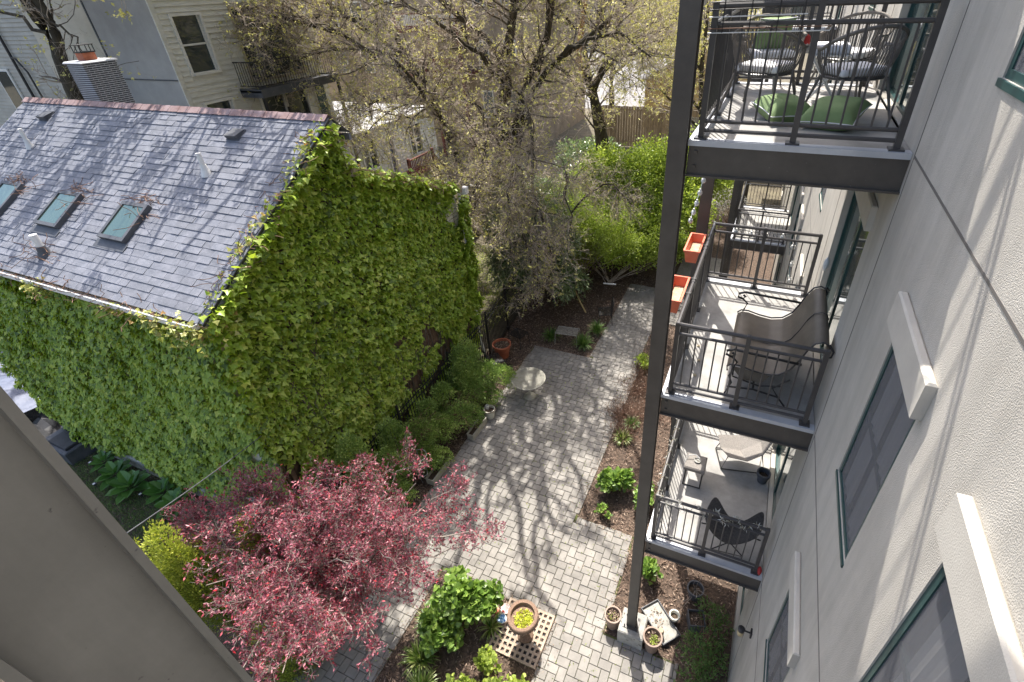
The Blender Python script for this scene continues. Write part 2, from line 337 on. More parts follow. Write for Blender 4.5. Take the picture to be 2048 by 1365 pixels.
for n, c in enumerate(cells):
    dz = rr.uniform(-.003, .003)
    if n < 298 and c[0] == 0:
        o = link('paver', Hm if c[1] == 'H' else Vm, 'paver', patio); o.location = (c[2], c[3], G+dz)
        o.rotation_euler = (rr.uniform(-.008, .008), rr.uniform(-.008, .008), rr.uniform(-.006, .006))
    else:
        rest.cham(c[4]+g_, c[6]-g_, c[5]+g_, c[7]-g_, G-.05, G+dz, .006)
ro = rest.build('paver', 'paver', patio, stuff=True)
a = ro.data.attributes.new('rnd', 'FLOAT', 'FACE'); nf = len(ro.data.polygons)
a.data.foreach_set('value', np.repeat(rng.random(nf//10), 10).astype(np.float32))
# moss and weed tufts in the joints
n = 700; P = np.stack([rng.uniform(-6.5, -1, n), rng.uniform(1.5, 12, n), np.full(n, G-.005)], 1)
P = P[[inp(p[0], p[1]) for p in P]]; P[:,0] += 0
P = np.repeat(P, 5, 0) + rng.normal(0, .012, (len(P)*5, 3))*[1,1,0]
w = leaves('joint_weeds', 'lime', P, norm(rdir(len(P))+[0,0,1.2]), rdir(len(P)), rng.uniform(.012, .035, len(P)), 'oval')
tag(w, 'tiny green weeds sprouting from the joints of the patio pavers', 'weeds')
# bark chips and straw over the beds, litter over soil
def scatter(n, rects, keep=lambda x, y: True):
    out = []
    A = np.array([(b-a)*(d-c) for a, b, c, d in rects]); A = A/A.sum()
    for (a, b, c, d), f in zip(rects, A):
        k = int(n*f); out.append(np.stack([rng.uniform(a, b, k), rng.uniform(c, d, k)], 1))
    P = np.concatenate(out); return P[[keep(x, y) for x, y in P]]
Q = scatter(68000, [(-8.7, -.02, .3, 18.5)], lambda x, y: not inp(x, y))
n = len(Q); P = np.c_[Q, G-.02+rng.uniform(0, .02, n)]
D = rdir(n)*[1,1,.35]; s_ = rng.uniform(.03, .11, n)
o = leaves('bark_mulch', 'dry', P, D, rdir(n)*[.5,.5,1]+[0,0,.6], s_, 'long', rnd=rng.beta(1.6, 2.2, n)); o['kind'] = 'stuff'
tag(o, 'loose brown bark mulch and dry straw covering the planting beds', 'mulch')
Q = scatter(9000, [(-19, -8.8, 1.2, 3.75)]); n = len(Q)
o = leaves('leaf_litter', 'dry', np.c_[Q, np.full(n, G-.015)], rdir(n)*[1,1,.3], rdir(n)*[.4,.4,1]+[0,0,.5], rng.uniform(.02, .06, n), 'oval', rnd=rng.beta(1.3, 4, n))
tag(o, 'sparse leaf litter on the dark soil below the ivy wall', 'leaf litter')
# litter blown and spilled onto the pavers, thickest along the bed edges
def spill(n, segs):
    out = []
    for (x0,y0),(x1,y1),sp in segs:
        k = max(8, int(n*math.hypot(x1-x0, y1-y0))); f = rng.random(k); o_ = rng.exponential(sp, k)*rng.choice([-1,1], k); dx, dy = x1-x0, y1-y0; L = math.hypot(dx, dy)
        out.append(np.c_[x0+dx*f-dy/L*o_, y0+dy*f+dx/L*o_])
    return np.concatenate(out)
Q = np.concatenate([spill(260, [((-3.62,6.66),(-3.62,12.4),.13),((-3.62,6.66),(-2.26,6.66),.07),((-2.26,6.66),(-2.26,4.5),.07),((-2.0,4.5),(-.85,4.5),.06),((-7.3,5.5),(-7.3,12.4),.12),((-7.35,12.4),(-5.35,12.4),.10),((-5.35,12.4),(-5.35,17.6),.10),((-3.75,12.4),(-3.75,15.2),.15),((-5.9,4.36),(-3.25,4.36),.06),((-3.25,4.36),(-3.25,1.5),.06),((-5.9,4.36),(-5.9,2),.08)]), scatter(900, [(-7.3,-2.3,3,12.4)])])
n = len(Q); o = leaves('patio_litter', 'dry', np.c_[Q, G+.004+rng.uniform(0,.012,n)], rdir(n)*[1,1,.25], rdir(n)*[.4,.4,1]+[0,0,.8], rng.uniform(.015,.055,n), 'long', rnd=rng.beta(1.8,1.8,n))
tag(o, 'dry straw and leaf bits spilled over the patio edges', 'leaf litter')
# patchy grass on the shady left yard
C_ = np.array([(-14.2,2.9),(-13.3,2.6),(-15.6,2.7),(-12.6,2.9),(-16.6,3.0),(-17.5,3.3),(-14.6,2.2),(-15.2,3.2),(-11.8,2.4),(-12.4,3.3)])
P = np.concatenate([c + rng.normal(0, 1, (1500, 2))*[.62,.3] for c in C_]); n = len(P)
o = leaves('lawn_grass', 'grass', np.c_[P, np.full(n, G-.03)], norm(rng.normal(0,.5,(n,3))+[0,0,1]), rdir(n), rng.uniform(.05, .12, n), 'blade')
tag(o, 'patchy dark green lawn grass on the shaded ground left of the plum tree', 'grass')
# sunlit grass far beyond the fence
Q = scatter(14000, [(-16, -9.2, 12.5, 19)]); n = len(Q)
o = leaves('far_grass', 'lime', np.c_[Q, np.full(n, G-.05)], norm(rng.normal(0,.6,(n,3))+[0,0,1]), rdir(n), rng.uniform(.08, .2, n), 'blade')
tag(o, 'bright sunlit grass behind the iron fence beside the ivy house', 'grass')
# ================================================================== apartment building on the right
apt = thing('apartment_building', 'pale stucco apartment building with green framed windows filling the right side', 'building', (0, 10, G))
def wall(axis, pos, dep, u0, u1, z0, z1, ops):        # wall sheet with openings and reveals; axis 'x': plane x=pos, outward -x*sign(dep)
    b = MB(); us = sorted({u0, u1, *[o[0] for o in ops], *[o[1] for o in ops]}); zs = sorted({z0, z1, *[o[2] for o in ops], *[o[3] for o in ops]})
    pt = (lambda u, z, d=0: (pos+d, u, z)) if axis == 'x' else (lambda u, z, d=0: (u, pos+d, z))
    for a, c in zip(us, us[1:]):
        for e, f in zip(zs, zs[1:]):
            m_, n_ = (a+c)/2, (e+f)/2
            if any(o[0] < m_ < o[1] and o[2] < n_ < o[3] for o in ops): continue
            b.quad(pt(a, e), pt(c, e), pt(c, f), pt(a, f))
    for a, c, e, f in ops:
        b.quad(pt(a,e), pt(a,e,dep), pt(a,f,dep), pt(a,f)); b.quad(pt(c,e), pt(c,f), pt(c,f,dep), pt(c,e,dep))
        b.quad(pt(a,e), pt(c,e), pt(c,e,dep), pt(a,e,dep)); b.quad(pt(a,f), pt(a,f,dep), pt(c,f,dep), pt(c,f))
    return b
MODS = [-6.86, 4.66, 16.2, 27.7]
wins, doors = [], []
for my in MODS:
    for k in range(-2, 3):
        z = -3.05*k
        for a in (my-2.06, my-3.76): wins.append((a, a+.86, z+.72, z+2.17))
        for a in (my+4.9,): wins.append((a, a+.86, z+.72, z+2.17))
        doors.append((my+.62, my+2.62, z+.02, z+2.13))
    doors.append((my+.62, my+2.62, -9.15+.02, -9.15+2.13))
ops = [w for w in wins if w[2] > G] + doors
ops = [o for o in ops if -8 < o[0] and o[1] < 36]
wall('x', 0, .24, -8, 36, G-.1, 9.2, ops).build('wall', 'stucco', apt)
MB().box(.24, 13, -8, 36, G-.1, 9.2).build('building_core', 'party_grey', apt)
MB().box(-.05, 13, -8, 36, 9.2, 9.5).build('parapet', 'stucco_trim', apt)
for (a, c, e, f) in ops:
    isd = (c-a) > 1.5
    if a < -5 or a > 30 or e > 4: continue
    far = a > 13
    w = .045; b = MB()
    x0, x1 = (.075, .125) if isd else (.010, .062)
    b.box(x0, x1, a, a+w, e, f).box(x0, x1, c-w, c, e, f).box(x0, x1, a+w, c-w, f-w, f).box(x0, x1, a+w, c-w, e, e+w)
    if isd: b.box(x0+.004, x1+.01, (a+c)/2-.04, (a+c)/2+.04, e+w, f-w)
    else:
        b.box(x0+.012, x1, a+w, c-w, (e+f)/2-.02, (e+f)/2+.02); b.box(-.012, .010, a-.02, c+.02, e-.04, e-.002)
    fr = b.build('door_frame' if isd else 'window_frame', 'green_frame', apt)
    if isd:
        mid = (a+c)/2
        MB().box(.095, .103, a+w, mid-.04, e+w, f-w).build('pane', 'glass_door', fr)
        MB().box(.112, .120, mid+.04, c-w, e+w, f-w).build('pane', 'glass_door', fr)
        if not far: MB().box(-.0, .072, a, c, e-.06, e+.012).build('threshold', 'stucco_trim', apt)
    else:
        MB().box(.052, .058, a+w, c-w, e+w, f-w).build('pane', 'glass_dark', fr)
        if not far:
            MB().box(.018, .020, a+w, c-w, e+w, f-w).build('insect_screen', 'screen', fr)
            cb = MB(); N = 26
            for i in range(N):
                y0, y1 = a+w+(c-a-2*w)*i/N, a+w+(c-a-2*w)*(i+1)/N
                d0, d1 = .018*math.sin(i*1.7), .018*math.sin((i+1)*1.7)
                cb.quad((.105+d0,y0,e+.05),(.105+d1,y1,e+.05),(.105+d1,y1,f-.05),(.105+d0,y0,f-.05))
            cb.build('curtain', 'blind', fr, smooth=True)
            # curtain in front of the dark pane reads through the screen
            cc = MB()
            for i in range(N):
                y0, y1 = a+w+(c-a-2*w)*i/N, a+w+(c-a-2*w)*(i+1)/N
                d0, d1 = .009*math.sin(i*1.9), .009*math.sin((i+1)*1.9)
                if i % 13 < 9: cc.quad((.034+d0,y0,e+.05),(.034+d1,y1,e+.05),(.034+d1,y1,f-.05),(.034+d0,y0,f-.05))
            cc.build('curtain', 'blind' if a < 2 else 'curtain', fr, smooth=True)
    MB().cham(-.001, .001, 0, 1, 0, 1) if False else None
    lb = MB().cham(-.058, -.0005, a-.07, c+.07, f+.035, f+.285, .012); lb.build('lintel', 'stucco_trim', apt)
jb = MB()
for z in (6.1, 3.05, 0, -3.05, -6.1):
    for a, c in ((-8, 4.60), (7.83, 16.14), (19.36, 27.6)): jb.box(-.003, .01, a, c, z-.30, z-.285) if z > 90 else jb.box(-.003, .01, a, c, z-.009, z+.009)
for y in (4.60, 7.83, 16.14, 19.36, -.0+1.0-3): jb.box(-.0025, .01, y-.006, y+.006, G, 9)
jb.build('expansion_joint', 'joint', apt)
# ------------------------------------------------------------------ balconies
def balcony(label, y0, z0, detail=True):
    t = thing('balcony', label, 'balcony', (0, y0, z0), 'steel balconies on the stucco building', local=True)
    D, Wd = 1.715, 3.11
    MB().box(-D+.02, -.006, .02, Wd-.02, -.05, 0).build('deck', 'slab', t)
    MB().box(-D, -D+.10, 0, Wd, -.045, .004).box(-D+.1, -.004, 0, .10, -.045, .004).box(-D+.1, -.004, Wd-.10, Wd, -.045, .004).build('flashing', 'slab_edge', t)
    for y, s in ((.012, 1), (Wd-.012, -1)):
        ya, yb = sorted((y, y+s*.012)); yc, yd = sorted((y-s*.0, y+s*.075))
        b = MB().box(-D+.01, -.004, ya, yb, -.30, -.047); b.box(-D+.01, -.004, min(y-s*.03, yd), max(y-s*.03, yd), -.318, -.30)
        if s == 1:
            for q in (-.10, -.23): b.lathe([(.018,0),(.018,.012),(.01,.018)], 6, (0,0,0)) if False else b.box(-D+.06, -D+.09, -.004, .0125, q-.015, q+.015)
        b.build('channel_beam', 'steel', t)
    MB().box(-D+.006, -D+.018, .03, Wd-.03, -.30, -.047).box(-D+.018, -D+.08, .05, Wd-.05, -.30, -.288).build('channel_beam', 'steel', t)
    for q in (.8, 1.55, 2.3): MB().box(-D+.08, -.01, q-.04, q+.04, -.20, -.052).build('joist', 'steel', t)
    H = 1.03; pa = (-1.62, .085); pb = (-1.62, Wd-.085)
    posts = [(-1.62,.085),(-.865,.085),(-.11,.085),(-1.62,Wd-.085),(-.865,Wd-.085),(-.11,Wd-.085),(-1.62,.085+.98),(-1.62,.085+1.96)]
    for x, y in posts:
        b = MB().cham(x-.024, x+.024, y-.024, y+.024, .004, H+.018, .008); b.box(x-.055, x+.055, y-.055, y+.055, .004, .018)
        b.build('railing_post', 'rail', t)
    def run(a, c):                                     # rails between two plan points
        a = Vector((*a, 0)); c = Vector((*c, 0)); d = (c-a).normalized()
        for z, r, nm in ((H-.01, .024, 'top_rail'), (H-.135, .018, 'second_rail'), (.155, .018, 'bottom_rail'), (.075, .018, 'bottom_rail')):
            MB().tube([a+d*.02+Vector((0,0,z)), c-d*.02+Vector((0,0,z))], r, 8).build(nm, 'rail', t, smooth=False)
        n = max(2, round((c-a).length/.108))
        for i in range(1, n):
            p = a + (c-a)*i/n; o = link('baluster', BAL, 'rail', t); o.location = (p.x, p.y, 0)
    for q in ([posts[0], posts[1]], [posts[1], posts[2]], [posts[3], posts[4]], [posts[4], posts[5]], [posts[0], posts[6]], [posts[6], posts[7]], [posts[7], posts[3]]):
        run(*q)
    return t
BAL = MB().tube([(0,0,.155), (0,0,1.03-.135)], .0085, 6, cap=False).mesh('baluster')
bal = balcony('upper balcony with rope chairs and green floor cushions, at top right', 4.66, 0)
index_kids()
for lab, y, z in (('middle balcony with the brown glider bench and orange window boxes', 4.66, -3.05),
                  ('lowest near balcony with the small stool, sling lounger and dark butterfly chair', 4.66, -6.1),
                  ('balcony one storey above the rope chair balcony, out of frame overhead', 4.66, 3.05),
                  ('bare far balcony seen small through the middle balcony railing', 16.2, -6.1),
                  ('far balcony half hidden under the upper balcony beam', 16.2, -3.05),
                  ('far balcony glimpsed behind the rope chairs', 16.2, 0),
                  ('farthest low balcony at the end of the facade', 27.7, -6.1)):
    c = copy_tree(bal); c.location = (0, y, z); c['label'] = lab
# columns (H sections)
def column(y, lab, m='steel', x=-1.885, zt=9.0, zb=G+.4):
    t = thing('steel_column', lab, 'column', (x+.08, y+.075, zb), 'steel columns carrying the balconies')
    MB().box(x, x+.165, y, y+.012, zb, zt).box(x, x+.165, y+.138, y+.150, zb, zt).build('flange', m, t)
    MB().box(x+.0765, x+.0885, y+.012, y+.138, zb, zt).build('web', m, t)
    MB().box(x-.06, x+.225, y-.05, y+.20, zb-.002, zb+.016).build('base_plate', 'steel', t)
    for sx in (-.03, .195):
        for sy in (-.02, .17): MB().lathe([(.012,0),(.012,.04),(.005,.045)], 6, (x+sx, y+sy, zb+.016)).build('anchor_bolt', 'black_metal', t)
    return t
column(4.60, 'dark steel column rising from the concrete footing between the two brown pots')
column(7.63, 'dark steel column behind the orange window boxes at the far corner of the middle balcony')
column(16.15, 'thinner looking far dark column left of the far balcony', zb=G)
column(19.2, 'farther dark column at the outer back corner of the far balcony', zb=G)
column(27.65, 'farthest dark column near the end of the facade', zb=G)
# the photographer's own column, lower left
t = thing('steel_column', 'large out of focus grey steel column cutting across the lower left corner', 'column', (-1.80, .06, G), 'steel columns carrying the balconies')
b = MB().box(-1.885,-1.72,-.030,-.018,G,9).box(-1.885,-1.72,.121,.132,G,9); b.build('flange', 'steel_grey', t)
MB().box(-1.752,-1.740,-.018,.121,G,9).build('web', 'steel_grey', t)
def block(x0, x1, y0, y1, z0, z1, name, lab, cat, m, c=.02, grp=None):
    return tag(MB().cham(x0, x1, y0, y1, z0, z1, c).build(name, m), lab, cat, grp)
block(-2.01, -1.54, 4.45, 4.91, G, G+.40, 'concrete_footing', 'square weathered concrete footing under the nearest steel column', 'footing', 'concrete')
block(-2.01, -1.54, 7.48, 7.94, G, G+.40, 'concrete_footing', 'concrete footing hidden in the bed behind, under the second steel column', 'footing', 'concrete')
# wall lamps
def lamp(y, z, lab, far=False):
    t = thing('wall_lamp', lab, 'wall lamp', (-.03, y, z))
    MB().lathe([(.045,0),(.05,.01),(.05,.05),(.03,.06)], 14, (-.145,y,z+.03)).build('cap', 'black_metal', t)
    MB().lathe([(.036,0),(.046,.02),(.046,.10),(.04,.11)], 14, (-.145,y,z-.085)).build('glass_shade', 'lamp_glass', t, smooth=True)
    MB().tube([(-.1,y,z+.055),(-.02,y,z+.055)], .012, 6).box(-.022,-.0,y-.045,y+.045,z-.01,z+.11).build('bracket', 'black_metal', t)
lamp(4.17, -6.75, 'small dark wall lamp low on the wall above the mulch bed')
lamp(7.5, -1.05, 'amber glass wall lamp under the upper balcony')
M['bark_mid'] = mat('branch_bark', (.06,.048,.035), (.16,.135,.105), 4, .9, bump=.6, bscale=30)
# ================================================================== ivy covered house
hs = thing('ivy_house', 'ivy covered house with blue grey shingle roof and three skylights', 'house', (-13.5, 7, G))
XL, XR = -18.4, -8.76
b = MB(); b.quad((XL,3.86,G-.1),(XR,3.86,G-.1),(XR,3.86,-2.95),(XL,3.86,-2.95)); b.quad((XL,3.86,G-.1),(XL,3.86,-2.95),(XL,7.45,-.8),(XL,7.45,G-.1))
b.build('wall', 'siding_white', hs)
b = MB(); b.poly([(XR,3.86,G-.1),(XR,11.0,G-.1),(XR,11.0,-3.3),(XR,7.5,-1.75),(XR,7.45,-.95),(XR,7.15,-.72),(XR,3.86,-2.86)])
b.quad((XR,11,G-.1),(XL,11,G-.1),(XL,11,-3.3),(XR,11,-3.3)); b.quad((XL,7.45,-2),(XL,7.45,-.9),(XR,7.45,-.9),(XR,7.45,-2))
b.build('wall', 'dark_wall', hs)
MB().cham(XL-.1, XR+.10, 3.72, 3.86, G-.1, G+.38, .02).build('foundation', 'concrete', hs)
# vertical planks showing low on the gable wall
for i in range(34):
    y = 4.15+i*.20
    MB().cham(XR+.001, XR+.022, y+.006, y+.194, G, -5.6-(.0 if i > 12 else .8)+.2*math.sin(i*2.1), .004, None).build('plank', 'brown_wood', hs)
# clapboards exposed near the lean-to corner
for i in range(9):
    z = -3.38-.11*i; y0 = 9.85 + .10*i + .15*math.sin(i*3); y1 = 11.0
    MB().poly([(XR+.002,y0,z),(XR+.002,y1,z),(XR+.004,y1,z-.11),(XR+.004,y0,z-.11)]).box(XR+.003, XR+.03, y0, y1, z-.108, z-.02).build('clapboard', 'siding_white', hs)
# roof
al = math.atan2(2.235, 3.5); E0 = Vector((0, 3.62, -2.90)); LS = math.hypot(3.53, 2.255)
MR = Matrix(((1,0,0,E0.x),(0,math.cos(al),-math.sin(al),E0.y),(0,math.sin(al),math.cos(al),E0.z),(0,0,0,1)))
rx0, rx1 = -18.45, -8.50
roof = MB().box(rx0, rx1, 0, LS, -.10, 0, MR).build('roof', 'shingle', hs)
MB().poly([(rx0,7.17,-.64),(rx1,7.17,-.64),(rx1,7.58,-1.0),(rx0,7.58,-1.0)]).box(rx0,rx1,7.5,7.56,-1.12,-1.01).build('roof_slope', 'shingle', hs)
MB().poly([(rx0,7.46,-1.66),(rx1-.1,7.46,-1.66),(rx1-.1,11.15,-3.28),(rx0,11.15,-3.28)]).poly([(rx0,7.46,-1.76),(rx0,11.15,-3.38),(rx1-.1,11.15,-3.38),(rx1-.1,7.46,-1.76)]).poly([(rx1-.1,7.46,-1.66),(rx1-.1,7.46,-1.76),(rx1-.1,11.15,-3.38),(rx1-.1,11.15,-3.28)]).build('lean_to_roof', 'shingle', hs)
MB().box(rx1-.12, rx1-.06, 0, 4.03, -.16, .02, Matrix.Translation((0,7.46,-1.66)) @ Matrix.Rotation(-math.atan2(1.62,3.69), 4, 'X')).build('rake_board', 'dirty_board', hs)
MB().box(-8.62, -8.45, 11.1, 11.26, -3.48, -3.30).tube([(-8.66,11.08,-3.45),(-8.66,11.08,-8.4)], .04, 8).tube([(-8.66,11.08,-8.4),(-8.5,11.0,-8.9)], .04, 8).build('downspout', 'white_plastic', hs)
MB().box(rx1-.03, rx1-.008, -.02, LS, -.19, -.012, MR).build('rake_board', 'dirty_board', hs)
MB().box(rx1-.012, rx1+.006, -.03, LS, -.035, .010, MR).build('drip_edge', 'black_metal', hs)
# shingles: courses .14 m, tabs about .31 m
ex, tw = .1385, .31
smesh = []
for wdt in (.31, .21, .41):
    for h in (.014, .022):
        q = MB(); a_ = wdt-.006
        q.v = [(0,0,0),(a_,0,0),(a_,.19,-.002),(0,.19,-.002),(0,0,h),(a_,0,h),(a_,.19,.005),(0,.19,.005)]
        q.f = [(4,5,6,7),(0,1,5,4),(1,2,6,5),(3,0,4,7)]; smesh.append((wdt, q.v, q.f, q.mesh('shingle')))
R3 = MR.to_3x3().to_euler(); rs = random.Random(5); pieces = []
for i in range(30):
    s = i*ex - .02; x = rx0 - rs.random()*.3
    while x < rx1-.01:
        w_ = rs.choice([0,0,1,2]); k = w_*2 + rs.randint(0, 1)
        if x+smesh[k][0] > rx1: k = 2 if x+.21 <= rx1 else -1
        if k < 0: break
        if x >= rx0: pieces.append((s, x, k))
        x += smesh[k][0]
pieces.sort(key=lambda q: (MR @ Vector((q[1], q[0], 0)) - cam.location).length)
rest = MB()
for n, (s, x, k) in enumerate(pieces):
    if n < 298:
        o = link('shingle', smesh[k][3], 'shingle', roof); o.location = MR @ Vector((x, s, .001)); o.rotation_euler = R3
    else:
        kk = len(rest.v); rest.v += [tuple(MR @ Vector((vx+x, vy+s, vz+.001))) for vx, vy, vz in smesh[k][1]]; rest.f += [tuple(kk+i for i in f) for f in smesh[k][2]]
ro = rest.build('shingle', 'shingle', roof, stuff=True)
a = ro.data.attributes.new('rnd', 'FLOAT', 'FACE'); a.data.foreach_set('value', np.repeat(rng.random(len(ro.data.polygons)//4), 4).astype(np.float32))
cm = MB(); cm.poly([(0,-.13,-.055),(.15,-.13,-.055),(.15,0,.035),(0,0,.035)]).poly([(0,0,.035),(.15,0,.035),(.15,.13,-.06),(0,.13,-.06)]).poly([(.15,-.13,-.055),(.15,-.13,-.075),(.15,.0,.015),(.15,0,.035)]); cm = cm.mesh('ridge_cap')
for i in range(64):
    o = link('ridge_cap', cm, 'ridge', roof); o.location = (rx0+i*.155, 7.16, -.625+.004*(i % 2))
# gutter
MB().box(rx0, -8.62, 3.50, 3.61, -2.99, -2.975).box(rx0, -8.62, 3.495, 3.508, -2.99, -2.90).tube([(rx0,3.497,-2.90),(-8.62,3.497,-2.90)], .013, 6).box(-8.63,-8.615,3.5,3.61,-2.985,-2.9).build('gutter', 'white_plastic', hs)
MB().box(rx0, -8.7, 3.60, 3.86, -3.02, -2.985).build('soffit', 'dirty_board', hs)
# skylights
def skylight(x, s0=1.0, s1=1.80, w=.75):
    f = MB(); c = .07
    for q in ((x-w/2, x-w/2+c, s0, s1), (x+w/2-c, x+w/2, s0, s1), (x-w/2+c, x+w/2-c, s0, s0+c), (x-w/2+c, x+w/2-c, s1-c, s1)): f.box(*q, .0, .105, MR)
    f.box(x-w/2-.07, x+w/2+.07, s0-.17, s0-.005, .014, .026, MR)
    fr = f.build('skylight', 'pot_dark', hs)
    MB().box(x-w/2+c, x+w/2-c, s0+c, s1-c, .03, .088, MR).build('pane', 'tree_tint_pane', fr)
for x in (-11.70, -13.78, -15.90): skylight(x)
def roofvent(x, s):
    b = MB(); b.box(x-.17, x+.17, s-.14, s+.14, .015, .03, MR)
    b.v += []; k = len(b.v)
    P = [(x-.15,s-.12,.03),(x+.15,s-.12,.03),(x+.15,s+.13,.03),(x-.15,s+.13,.03),(x-.15,s-.12,.12),(x+.15,s-.12,.12),(x+.15,s+.13,.045),(x-.15,s+.13,.045)]
    b.v += [tuple(MR @ Vector(p)) for p in P]; b.f += [tuple(k+i for i in q) for q in ((4,5,6,7),(0,1,5,4),(1,2,6,5),(2,3,7,6),(3,0,4,7))]
    b.build('roof_vent', 'pot_dark', hs)
roofvent(-16.93, 3.70); roofvent(-10.48, 3.62)
def pipe(x, s, h, r, m='white_plastic'):
    p = MR @ Vector((x, s, .0)); b = MB().tube([p, p+Vector((0,0,h))], r, 12); fr = b.build('vent_pipe', m, hs, smooth=False)
    MB().lathe([(r*2.2,-.05),(r*1.5,.06),(r*1.15,.16)], 12, (p.x, p.y, p.z+.03)).build('collar', 'pot_dark' if r > .045 else 'white_plastic', fr)
pipe(-16.55, 2.78, .42, .04); pipe(-10.55, 2.66, .40, .045); pipe(-13.25, .45, .42, .06)
# corner boards, broken
def board(x0,x1,y0,y1,z0,z1,m): MB().cham(x0,x1,y0,y1,z0,z1,.004).build('corner_board', m, hs)
board(XR-.02,XR+.03,3.80,3.93,-4.35,-3.15,'dirty_board'); board(XR+.0,XR+.03,3.86,3.99,-5.75,-4.75,'brown_wood')
board(XR-.17,XR-.08,3.80,3.835,-7.7,-5.9,'siding_white'); board(XR+.0,XR+.03,3.90,3.99,-7.3,-6.6,'brown_wood')
board(XR+.0,XR+.035,3.88,4.02,G+.2,-7.6,'dirty_board'); board(XR-.16,XR-.08,3.80,3.835,-8.7,-8.0,'siding_white')
board(XR-.07,XR-.01,3.82,3.845,G,-3.2,'brown_wood')
# clapboards on the front wall, glimpsed between leaves
for i in range(46):
    z = -3.05-.128*i
    q = MB(); q.poly([(XL,3.858,z),(XR-.17,3.858,z),(XR-.17,3.835,z-.126),(XL,3.835,z-.126)]).poly([(XL,3.835,z-.126),(XR-.17,3.835,z-.126),(XR-.17,3.858,z-.128),(XL,3.858,z-.128)])
    if z > G+.45: q.build('clapboard', 'siding_white', hs)
# chimney behind the ridge
ch = MB().box(-18.13+.01, -17.41-.012, 8.2+.012, 9.01, -2.2, .03).build('chimney', 'mortar', hs)
MB().cham(-18.17, -17.37, 8.16, 9.05, .03, .075, .03).build('crown', 'mortar', ch)
bw = .19; pz = .0475
bA = MB().cham(-.0, .006, 0, bw, 0, pz-.017, .002).mesh('brick'); bB = MB().box(0, bw, -.006, 0, 0, pz-.017).mesh('brick')
for r in range(24):
    z = .03 - pz*(r+1) + .006; o_ = (r % 2)*.1
    y = 8.2 - o_
    while y < 9.0:
        y0, y1 = max(y, 8.2), min(y+bw, 9.01)
        if y1-y0 > .05:
            o = link('brick', bA, 'black_brick', ch); o.location = (-17.41-.012, y0, z); o.scale = (1, (y1-y0)/bw, 1)
        y += bw + .013
    x = -18.13 - o_
    while x < -17.42:
        x0, x1 = max(x, -18.12), min(x+bw, -17.415)
        if x1-x0 > .04:
            o = link('brick', bB, 'black_brick', ch); o.location = (x0, 8.2+.012, z); o.scale = ((x1-x0)/bw, 1, 1)
        x += bw + .013
fl = MB().cham(-17.92, -17.62, 8.42, 8.72, .07, .26, .01).build('flue', 'terracotta', ch)
q = MB().box(-17.95,-17.59,8.39,8.75,.42,.435)
for x in (-17.93,-17.77,-17.61):
    for y in (8.41,8.73): q.box(x-.008,x+.008,y-.008,y+.008,.25,.42)
q.box(-17.94,-17.6,8.40,8.74,.25,.275); q.build('chimney_cap', 'black_metal', ch)
# ivy ------------------------------------------------------------------------
def fbm(u, v, s=1.0, seed=0):
    r = np.random.default_rng(seed); t = np.zeros_like(u)
    for k in range(7):
        f = s*1.55**k; a, b_, c, d = r.normal(size=4); t += np.sin(f*(a*u+b_*v)+c*9)*np.cos(f*(b_*u-a*v)+d*9)/1.35**k
    return t
def ztop(y): return np.where(y < 7.15, -2.86+(y-3.62)*.62, np.where(y < 7.5, -.75-(y-7.15)*2.9, -1.78-(y-7.5)*.435))
n = 38000; y = rng.uniform(3.75, 11.0, n); z = rng.uniform(G+.1, -.6, n)
keep = z < ztop(y)-.02
bare = fbm(y*1.3, z*1.3, 1.2, 4)
thr = np.where(z < -7.3, -.1, np.where(z < -6.0, -.9, -2.1)) + np.where((y > 9.6) & (z < -6), -.3, 0) + np.where((y > 10.1) & (z > -4.3), .7+ (y-10.1)*1.5, 0) + np.where(y < 4.15, .7, 0)
keep &= bare > thr
y, z = y[keep], z[keep]; n = len(y)
lump = .10 + .07*fbm(y, z, 2.2, 2)
P = np.c_[XR+np.clip(lump, .04, .4)*rng.uniform(.15, 1.2, n)+.01, y, z]
D = norm(np.c_[rng.uniform(.1, 1.5, n), rng.normal(0, .8, n), rng.uniform(-1.3,-.1,n)])
Nn = norm(np.c_[np.full(n, 1.), rng.normal(0, .35, n), rng.uniform(.4, 2.6, n)])
o = leaves('gable_ivy', 'ivy', P, D, Nn, rng.uniform(.07, .135, n), 'ivy', rnd=np.clip(rng.beta(1.4, 1.5, n)+.06*bare[keep], 0, 1))
tag(o, 'dense dark green ivy hanging over the tall gable wall of the house', 'ivy')
n = 42000; x = rng.uniform(XL-.15, XR+.06, n); z = rng.uniform(G+.25, -2.98, n)
bare = fbm(x*.9, z*1.2, 1.2, 9); thr = -1.9 + np.clip((x+11.5)*.55, 0, 1.5)*(z < -4.2) + np.where(z < G+.6, .6, 0)
keep = bare > thr; x, z = x[keep], z[keep]; n = len(x)
P = np.c_[x, 3.84-np.clip(.13+.09*fbm(x, z, 1.6, 12), .03, .45)*rng.uniform(.35, 1.1, n), z]
D = norm(np.c_[rng.normal(0, .45, n), -rng.uniform(.2, 1.3, n), np.full(n, -1.)]); Nn = norm(np.c_[rng.normal(0, .4, n), np.full(n, -1.), rng.uniform(.6, 2.0, n)])
o = leaves('front_ivy', 'ivy_front', P, D, Nn, rng.uniform(.07, .135, n), 'ivy', rnd=np.clip(rng.beta(1.5, 1.5, n)+.05*bare[keep], 0, 1))
tag(o, 'ivy sheet covering the long front wall below the gutter', 'ivy')
